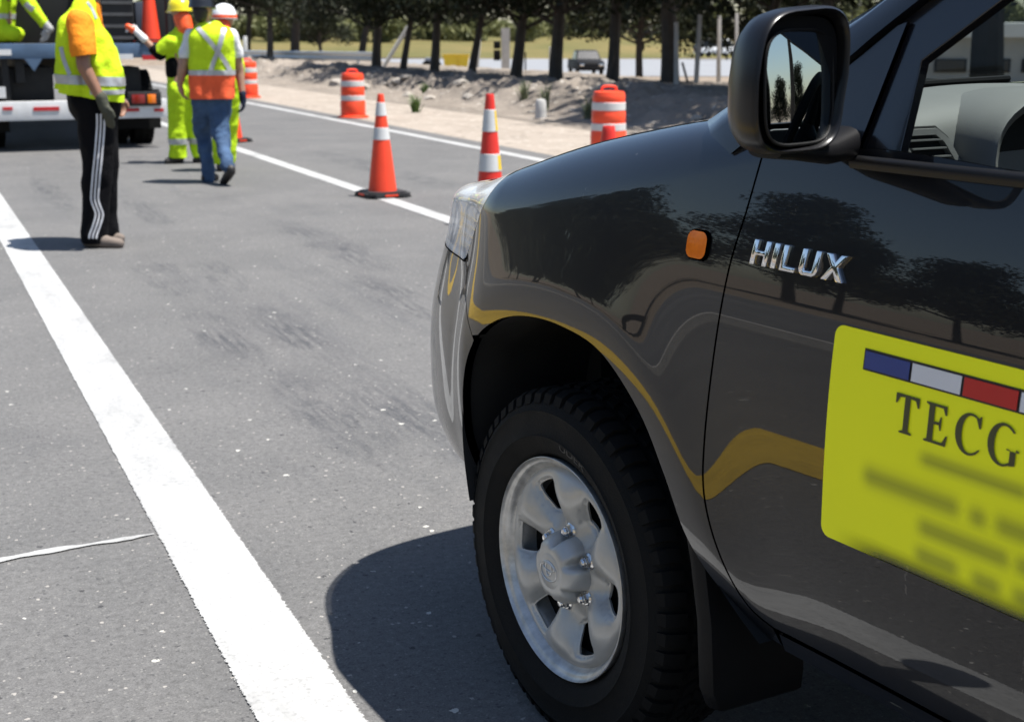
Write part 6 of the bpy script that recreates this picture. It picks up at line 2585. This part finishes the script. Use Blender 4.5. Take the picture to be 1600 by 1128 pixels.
# lamps
for s_ in (-1, 1):
    lb = MB().box((s_ * .98, .05, .60), (.40, .14, .17), bevel=.015).build('tail_lamp', M_TRUST, TR)
    MB().box((s_ * .90, -.03, .60), (.16, .02, .11), bevel=.006).build('red_lens', mat('red_lens', (.22, .01, .008), .25, coat=.5), lb)
    MB().box((s_ * 1.06, -.03, .60), (.10, .02, .11), bevel=.006).build('amber_lens', M_AMBER, lb)
# dark clutter below the deck
MB().box((-.35, .55, .78), (.62, .5, .42), bevel=.03).build('tool_box', M_TRUST, TR)
MB().box((.68, .62, .78), (.62, .7, .40), bevel=.03).build('fuel_box', M_TRUST, TR)
MB().box((-1.0, .6, .80), (.34, .5, .36), bevel=.03).build('battery_box', M_TRUST, TR)
u = tl(2, 145, .02)
MB().box((u[0], .02, u[2]), (.10, .02, .13)).build('number_plate', M_TW, TR, smooth=False)
MB().tube([(-1.0, 1.0, .46), (1.0, 1.0, .46)], .09, 14).build('rear_axle', M_TRUST, TR)
for s_ in (-1, 1):
    for k, off in enumerate((1.06, .74)):
        for yy in (1.0, 5.8):
            if yy > 3 and k:
                continue
            tw = empty('wheel', (s_ * off, yy, .46))
            tw.parent = TR
            Mw = Matrix.Rotation(R(90), 4, 'Y')
            MB().lathe([(.24, -.13), (.34, -.14), (.43, -.13), (.455, -.10), (.46, 0), (.455, .10), (.43, .13), (.34, .14), (.24, .13)], 40, Mw, caps=False).build('tyre', M_RUBBER, tw)
            MB().lathe([(.05, -.04), (.16, -.03), (.24, -.12), (.25, -.12), (.25, .12), (.24, .12), (.16, .06), (.05, .06)], 32, Mw).build('rim', M_TW, tw)
            tb = MB()
            for j in range(44):
                a = 2 * math.pi * j / 44
                for xx in (-.085, 0, .085):
                    tb.box((xx, 0, .462), (.07, .045, .018), Matrix.Rotation(a + xx * .4, 4, 'X'))
            tb.build('tread', M_RUBBER, tw, smooth=False)['kind'] = 'stuff'
    MB().add([(s_ * .58, .35, .70), (s_ * 1.22, .35, .70), (s_ * 1.22, .35, .22), (s_ * .58, .35, .22), (s_ * .58, .37, .70), (s_ * 1.22, .37, .70), (s_ * 1.22, .37, .22), (s_ * .58, .37, .22)], [(0, 1, 2, 3), (7, 6, 5, 4), (0, 4, 5, 1), (1, 5, 6, 2), (2, 6, 7, 3), (3, 7, 4, 0)]).build('mudguard_flap', M_RUBBER, TR, smooth=False)
# cab and headboard
MB().box((0, 7.9, 1.75), (2.4, 1.9, 2.1), bevel=.12).build('cab', M_TBLUE, TR)
MB().box((0, 6.9, 1.45), (2.3, .05, 1.1)).build('headboard', M_TRUST, TR, smooth=False)
MB().box((0, 6.935, 2.2), (1.9, .03, .6)).build('cab_window', M_GLOSSBLACK, TR, smooth=False)

# ---- load on the flatbed
deckz = zd1 - .005


def on_deck(px, dy):
    x = RP(px, 60, TY + dy)[0]
    return road(x, TY + dy, deckz)


def deck_box(name, px, dy, s, m, label, cat, ribs=0, rm=None):
    t = empty(name, on_deck(px, dy), ROAD_YAW)
    tag(t, label, cat)
    MB().box((0, 0, s[2] / 2), s, bevel=.015).build('body', m, t)
    for k in range(ribs):
        z = s[2] * (k + .5) / ribs
        MB().box((0, -s[1] / 2 - .008, z), (s[0] * .92, .02, s[2] / ribs * .28)).build('slat', rm or m, t, smooth=False)
    return t


M_CRATE = mat('black_crate', (.008, .008, .009), .6, var=.2)
M_CRATE2 = mat('worn_crate_edge', (.06, .06, .062), .6, var=.2)
deck_box('slatted_crate', 181, .5, (.40, .5, 1.25), M_CRATE, 'black slatted crate stack on the flatbed behind the side-on worker', 'crate', 9, M_CRATE2)
deck_box('equipment_case', 78, 1.4, (.95, .8, 1.3), M_CRATE, 'large black equipment case on the flatbed between two workers', 'case')
deck_box('equipment_case', 250, 1.2, (.34, .5, .95), M_CRATE, 'narrow black case at the right edge of the flatbed behind the cone', 'case')
deck_box('slate_panel', 219, .55, (.13, .3, .5), mat('slate_blue', (.05, .06, .085), .5), 'small slate blue panel standing on the flatbed beside the cone', 'panel')
deck_box('equipment_case', 20, 2.2, (1.0, .8, 1.5), M_CRATE, 'tall dark case at the back left of the flatbed', 'case')
deck_box('brown_sack', 147, .9, (.3, .3, .95), mat('brown_canvas', (.17, .10, .035), .9), 'brown canvas sack standing on the flatbed', 'sack')
pb = on_deck(264, .15)
o = MB().tube([(0, 0, -.2), (0, 0, 1.1)], .03, 10).build('stake', M_TRUST)
o.location = pb
tag(o, 'dark upright stake at the right corner of the flatbed', 'stake')

# ---- worker kneeling on the flatbed, reaching down
D = 17.35
bpos = at_depth(0, 68, D)
base = Vector((bpos.x, D, deckz))
J = lambda px, py, dy=0.0: at_depth(px, py, D + dy) - base
hc = J(8, -78)
fw = Vector((.9, -.4, -.2)).normalized()
sh1, el1, wr1 = J(22, -30, -.12), J(50, 12, -.16), J(74, 44, -.14)
sh2, el2, wr2 = J(-18, -28, .1), J(-26, 14, .05), J(-6, 40, -.12)
chest, waist, neck = J(2, -22), J(4, 36), J(6, -48)
hp1, hp2 = J(-2, 48, -.05), J(0, 48, .15)
caps = head_caps(hc, fw) + [(hc - UP * .05, .055, neck - UP * .03, .06), (neck, .07, chest, .12), (chest, .12, waist, .12), (waist, .12, hp1, .1), (sh1, .055, el1, .045), (el1, .044, wr1, .03), (sh2, .055, el2, .045), (el2, .044, wr2, .03), (chest, .1, sh1, .06), (chest, .1, sh2, .06), (waist, .1, hp2, .1),
        (hp1, .085, Vector((.20, -.06, .10)), .07), (Vector((.20, -.06, .10)), .06, Vector((-.22, -.02, .07)), .05), (hp2, .085, Vector((.15, .2, .10)), .07), (Vector((.15, .2, .10)), .06, Vector((-.25, .22, .07)), .05)]
caps += hand_caps(wr2, wr2 + Vector((.1, 0, -.1)), (0, 1, 0), (0, 0, -1), None)
pk = person('person', caps, D, base, 'worker in lime jacket kneeling on the flatbed, gloved hand on its edge', M_SKIN2)
eyes(hc, fw, pk)
helmet(hc + UP * .03, fw, M_HELW, pk)
jk = blob([(J(-8, -20, -.05), .12, J(-4, 50, -.05), .125), (J(12, -20, .05), .11, J(8, 50, .05), .115), (J(2, -20), .13, J(2, 50), .13), (sh1, .085, el1, .076), (el1, .078, J(68, 36, -.14), .064), (sh2, .08, el2, .07), (el2, .07, wr2, .055), (neck, .07, chest, .12)], .014, 3, .012, (8, 8, 7), 12)
oj = link_mesh('jacket', jk, M_HV2, pk)
band(jk, [(Vector((0, 0, J(5, 22).z)), (0, 0, 1)), (Vector((0, 0, J(5, 30).z)), (0, 0, -1)), (J(22, 20), (1, 0, 0))], 'reflective_band', M_TAPE, oj, .005)
ribbon(jk, base, [(40, 6), (46, 12), (52, 16)], 8, 'reflective_band', M_TAPE, oj, .006)
link_mesh('trousers', blob([(J(-2, 46, -.05), .12, J(2, 46, .12), .12), (hp1, .115, Vector((.20, -.06, .11)), .092), (Vector((.20, -.06, .10)), .085, Vector((-.22, -.02, .09)), .075), (hp2, .115, Vector((.15, .2, .11)), .092), (Vector((.15, .2, .10)), .085, Vector((-.25, .22, .09)), .075)], .015, 3, .012, (8, 8, 8), 13), M_HV2, pk)
link_mesh('glove', blob([(J(70, 38, -.14), .056, J(78, 46, -.14), .048)] + hand_caps(J(77, 44, -.15), J(70, 62, -.17), (-.9, -.3, 0), (-.5, 0, -.6), None, 1.15), .009, 2), M_GLOVEG, pk)
for dy in (-.02, .22):
    shoe(Vector((-.27, dy, .03)), Vector((-.36, dy, .02)), M_BOOT, pk, name='boot')

# ------------------------------------------------------------------ cones and drums
def plastic(name, col, dirt=.25):
    m, t, b = new_mat(name)
    tc = nd(t, 'ShaderNodeTexCoord')
    base_ = ramp(t, noise_tex(t, tc.outputs['Object'], 5.0, 5.0), [(0.3, tuple(c * .9 for c in col)), (0.7, col)])
    scuff = ramp(t, noise_tex(t, scaled(t, tc.outputs['Object'], (1, 1, .5)), 9.0, 7.0, .75), [(0.58, 0.0), (0.75, 1.0)])
    t.links.new(mixc(t, mth(t, 'MULTIPLY', scuff, dirt), base_, (0.10, 0.06, 0.045)), b.inputs['Base Color'])
    b.inputs['Roughness'].default_value = .42
    b.inputs['Subsurface Weight'].default_value = 0.0
    return m


M_CONE = plastic('cone_orange', (0.86, 0.060, 0.018), .5)
M_CONE2 = plastic('cone_red_worn', (0.70, 0.030, 0.018), .6)
M_SLEEVE = plastic('sleeve_white', (0.60, 0.60, 0.585), .4)
M_DRUM = plastic('drum_orange', (0.88, 0.075, 0.022), .4)
M_CBASE = mat('cone_base_rubber', (.016, .016, .017), .7, var=.2)


def cone(loc, label, h=.88, r0=.125, r1=.026, bandspec=((.09, .22), (.345, .465)), m=M_CONE, rz=0.0, base=True, tip_m=None):
    """band positions as fractions of the height from the top"""
    t = empty('traffic_cone', loc, rz)
    tag(t, label, 'traffic cone', 'traffic cones')
    zb = .05
    rad = lambda u: r1 + (r0 - r1) * u            # u from the top
    n = 36
    prof = [(r1 * .55, h - .035), (r1 * .6, h), (r1 * .92, h), (r1, h - .006)]
    for k in range(1, 30):
        u = k / 29
        prof.append((rad(u), h - (h - zb) * u))
    prof += [(r0 + .012, zb + .002), (r0 + .03, zb - .004)]
    MB().lathe(prof, n, caps=False).build('body', m, t, angle=50)
    for (a, b) in bandspec:
        za, zb2 = h - (h - zb) * a, h - (h - zb) * b
        MB().lathe([(rad(a) + .0005, za + .002), (rad(a) + .003, za), (rad(b) + .003, zb2), (rad(b) + .0005, zb2 - .002)], n, caps=False).build('white_sleeve', M_SLEEVE, t)
    # square base with cut corners and lugs
    e, c = .20, .055
    poly = [(e, -e + c), (e, e - c), (e - c, e), (-e + c, e), (-e, e - c), (-e, -e + c), (-e + c, -e), (e - c, -e)]
    bb = MB()
    bb.prism(poly, .028, Matrix.Translation((0, 0, .012)))
    bb.prism([(x * .86, y * .86) for x, y in poly], .012, Matrix.Translation((0, 0, .04)))
    for (x, y) in poly[::2] + poly[1::2]:
        bb.box((x * .9, y * .9, .006), (.05, .05, .012))
    b_ = bb.build('base', M_CBASE, t, smooth=False)
    for a in range(4):
        Mp = Matrix.Rotation(a * math.pi / 2, 4, 'Z')
        MB().box((e + .001, 0, .027), (.004, .12, .016), Mp).build('base_reflector', M_CONE, b_, smooth=False)
    return t


cone(on_ground(598, 307), 'orange cone with two white bands on the lane line, nearest the workers', rz=.5)
c2 = cone(on_ground(766, 352), 'worn red cone with wide white bands just above the headlight', .96, .118, .030, ((.125, .295), (.475, .61)), M_CONE2, .3)
for (ua, ub) in ((.13, .29), (.485, .60)):        # strips of yellow tape on the sleeves
    vs_, fs_ = [], []
    for i in range(7):
        a = R(-42 + 32 * i / 6) - .3
        for u in (ua, ub):
            rr_ = .030 + .088 * u + .0045
            vs_.append((rr_ * math.cos(a), rr_ * math.sin(a), .96 - .91 * u))
    fs_ = [(2 * i, 2 * i + 1, 2 * i + 3, 2 * i + 2) for i in range(6)]
    MB().add(vs_, fs_).build('yellow_tape', mat('yellow_tape', (.75, .50, .02), .5), c2)
cone(on_ground(364, 222), 'orange cone half hidden behind the jeans-clad worker', rz=.9, bandspec=((.09, .2), (.33, .43)))
cP = at_depth(951, 205, 7.6)
cone((cP.x, cP.y, 0), 'red cone tip poking up behind the hood before the drum', .90, .135, .034, ((.16, .30), (.45, .6)), M_CONE2)
cd_ = on_deck(236, .18)
cone((cd_.x, cd_.y, deckz), 'orange and white cone standing on the flatbed corner', .75, .115, .045, ((.10, .30),), rz=.4)
cone(at_depth(1447, 150, 11.5) * Vector((1, 1, 0)), 'orange cone glimpsed through the windscreen', 1.0, .10, .05, ((.2, .3),))


def drum(loc, label, h=.73, r=.205, group='striped drums', rz=0.0, s=1.0):
    t = empty('traffic_drum', loc, rz)
    t.scale = (s, s, s)
    tag(t, label, 'traffic drum', group)
    prof = [(r * 1.06, .0), (r * 1.06, .03), (r * 1.02, .05)]
    steps = [(.05, .27, 1.02), (.28, .37, .99), (.38, .50, .97), (.51, .61, .95), (.62, .69, .93)]
    for (a, b, k) in steps:
        prof += [(r * k * .985, a), (r * k, a + .008), (r * k * .995, b - .008), (r * k * .975, b)]
    prof += [(r * .90, .70), (r * .86, .725), (r * .55, .733), (.001, .735)]
    MB().lathe(prof, 44, caps=False).build('body', M_DRUM, t, angle=40)
    for (a, b, k) in (steps[1], steps[3]):
        MB().lathe([(r * k * .99, a + .004), (r * k + .003, a + .008), (r * k * .995 + .003, b - .008), (r * k * .985, b - .004)], 44, caps=False).build('white_band', M_SLEEVE, t)
    MB().tube(catmull([(-.085, 0, .72), (-.08, 0, .765), (-.05, 0, .785), (.05, 0, .785), (.08, 0, .765), (.085, 0, .72)], 5), .015, 10).build('handle', M_DRUM, t)
    MB().lathe([(r * 1.06, 0), (r * 1.25, 0), (r * 1.28, .012), (r * 1.25, .03), (r * 1.06, .04)], 44, caps=False).build('ballast_ring', M_CBASE if False else M_DRUM, t)
    return t


drum(on_ground(552, 184), 'orange and white drum on the shoulder behind the cones', rz=.3)
drum(on_ground(950, 242), 'orange and white drum just above the hood, with arched handle', rz=.1)
drum(on_ground(388, 153), 'orange and white drum farthest off beside the workers', s=1.05)
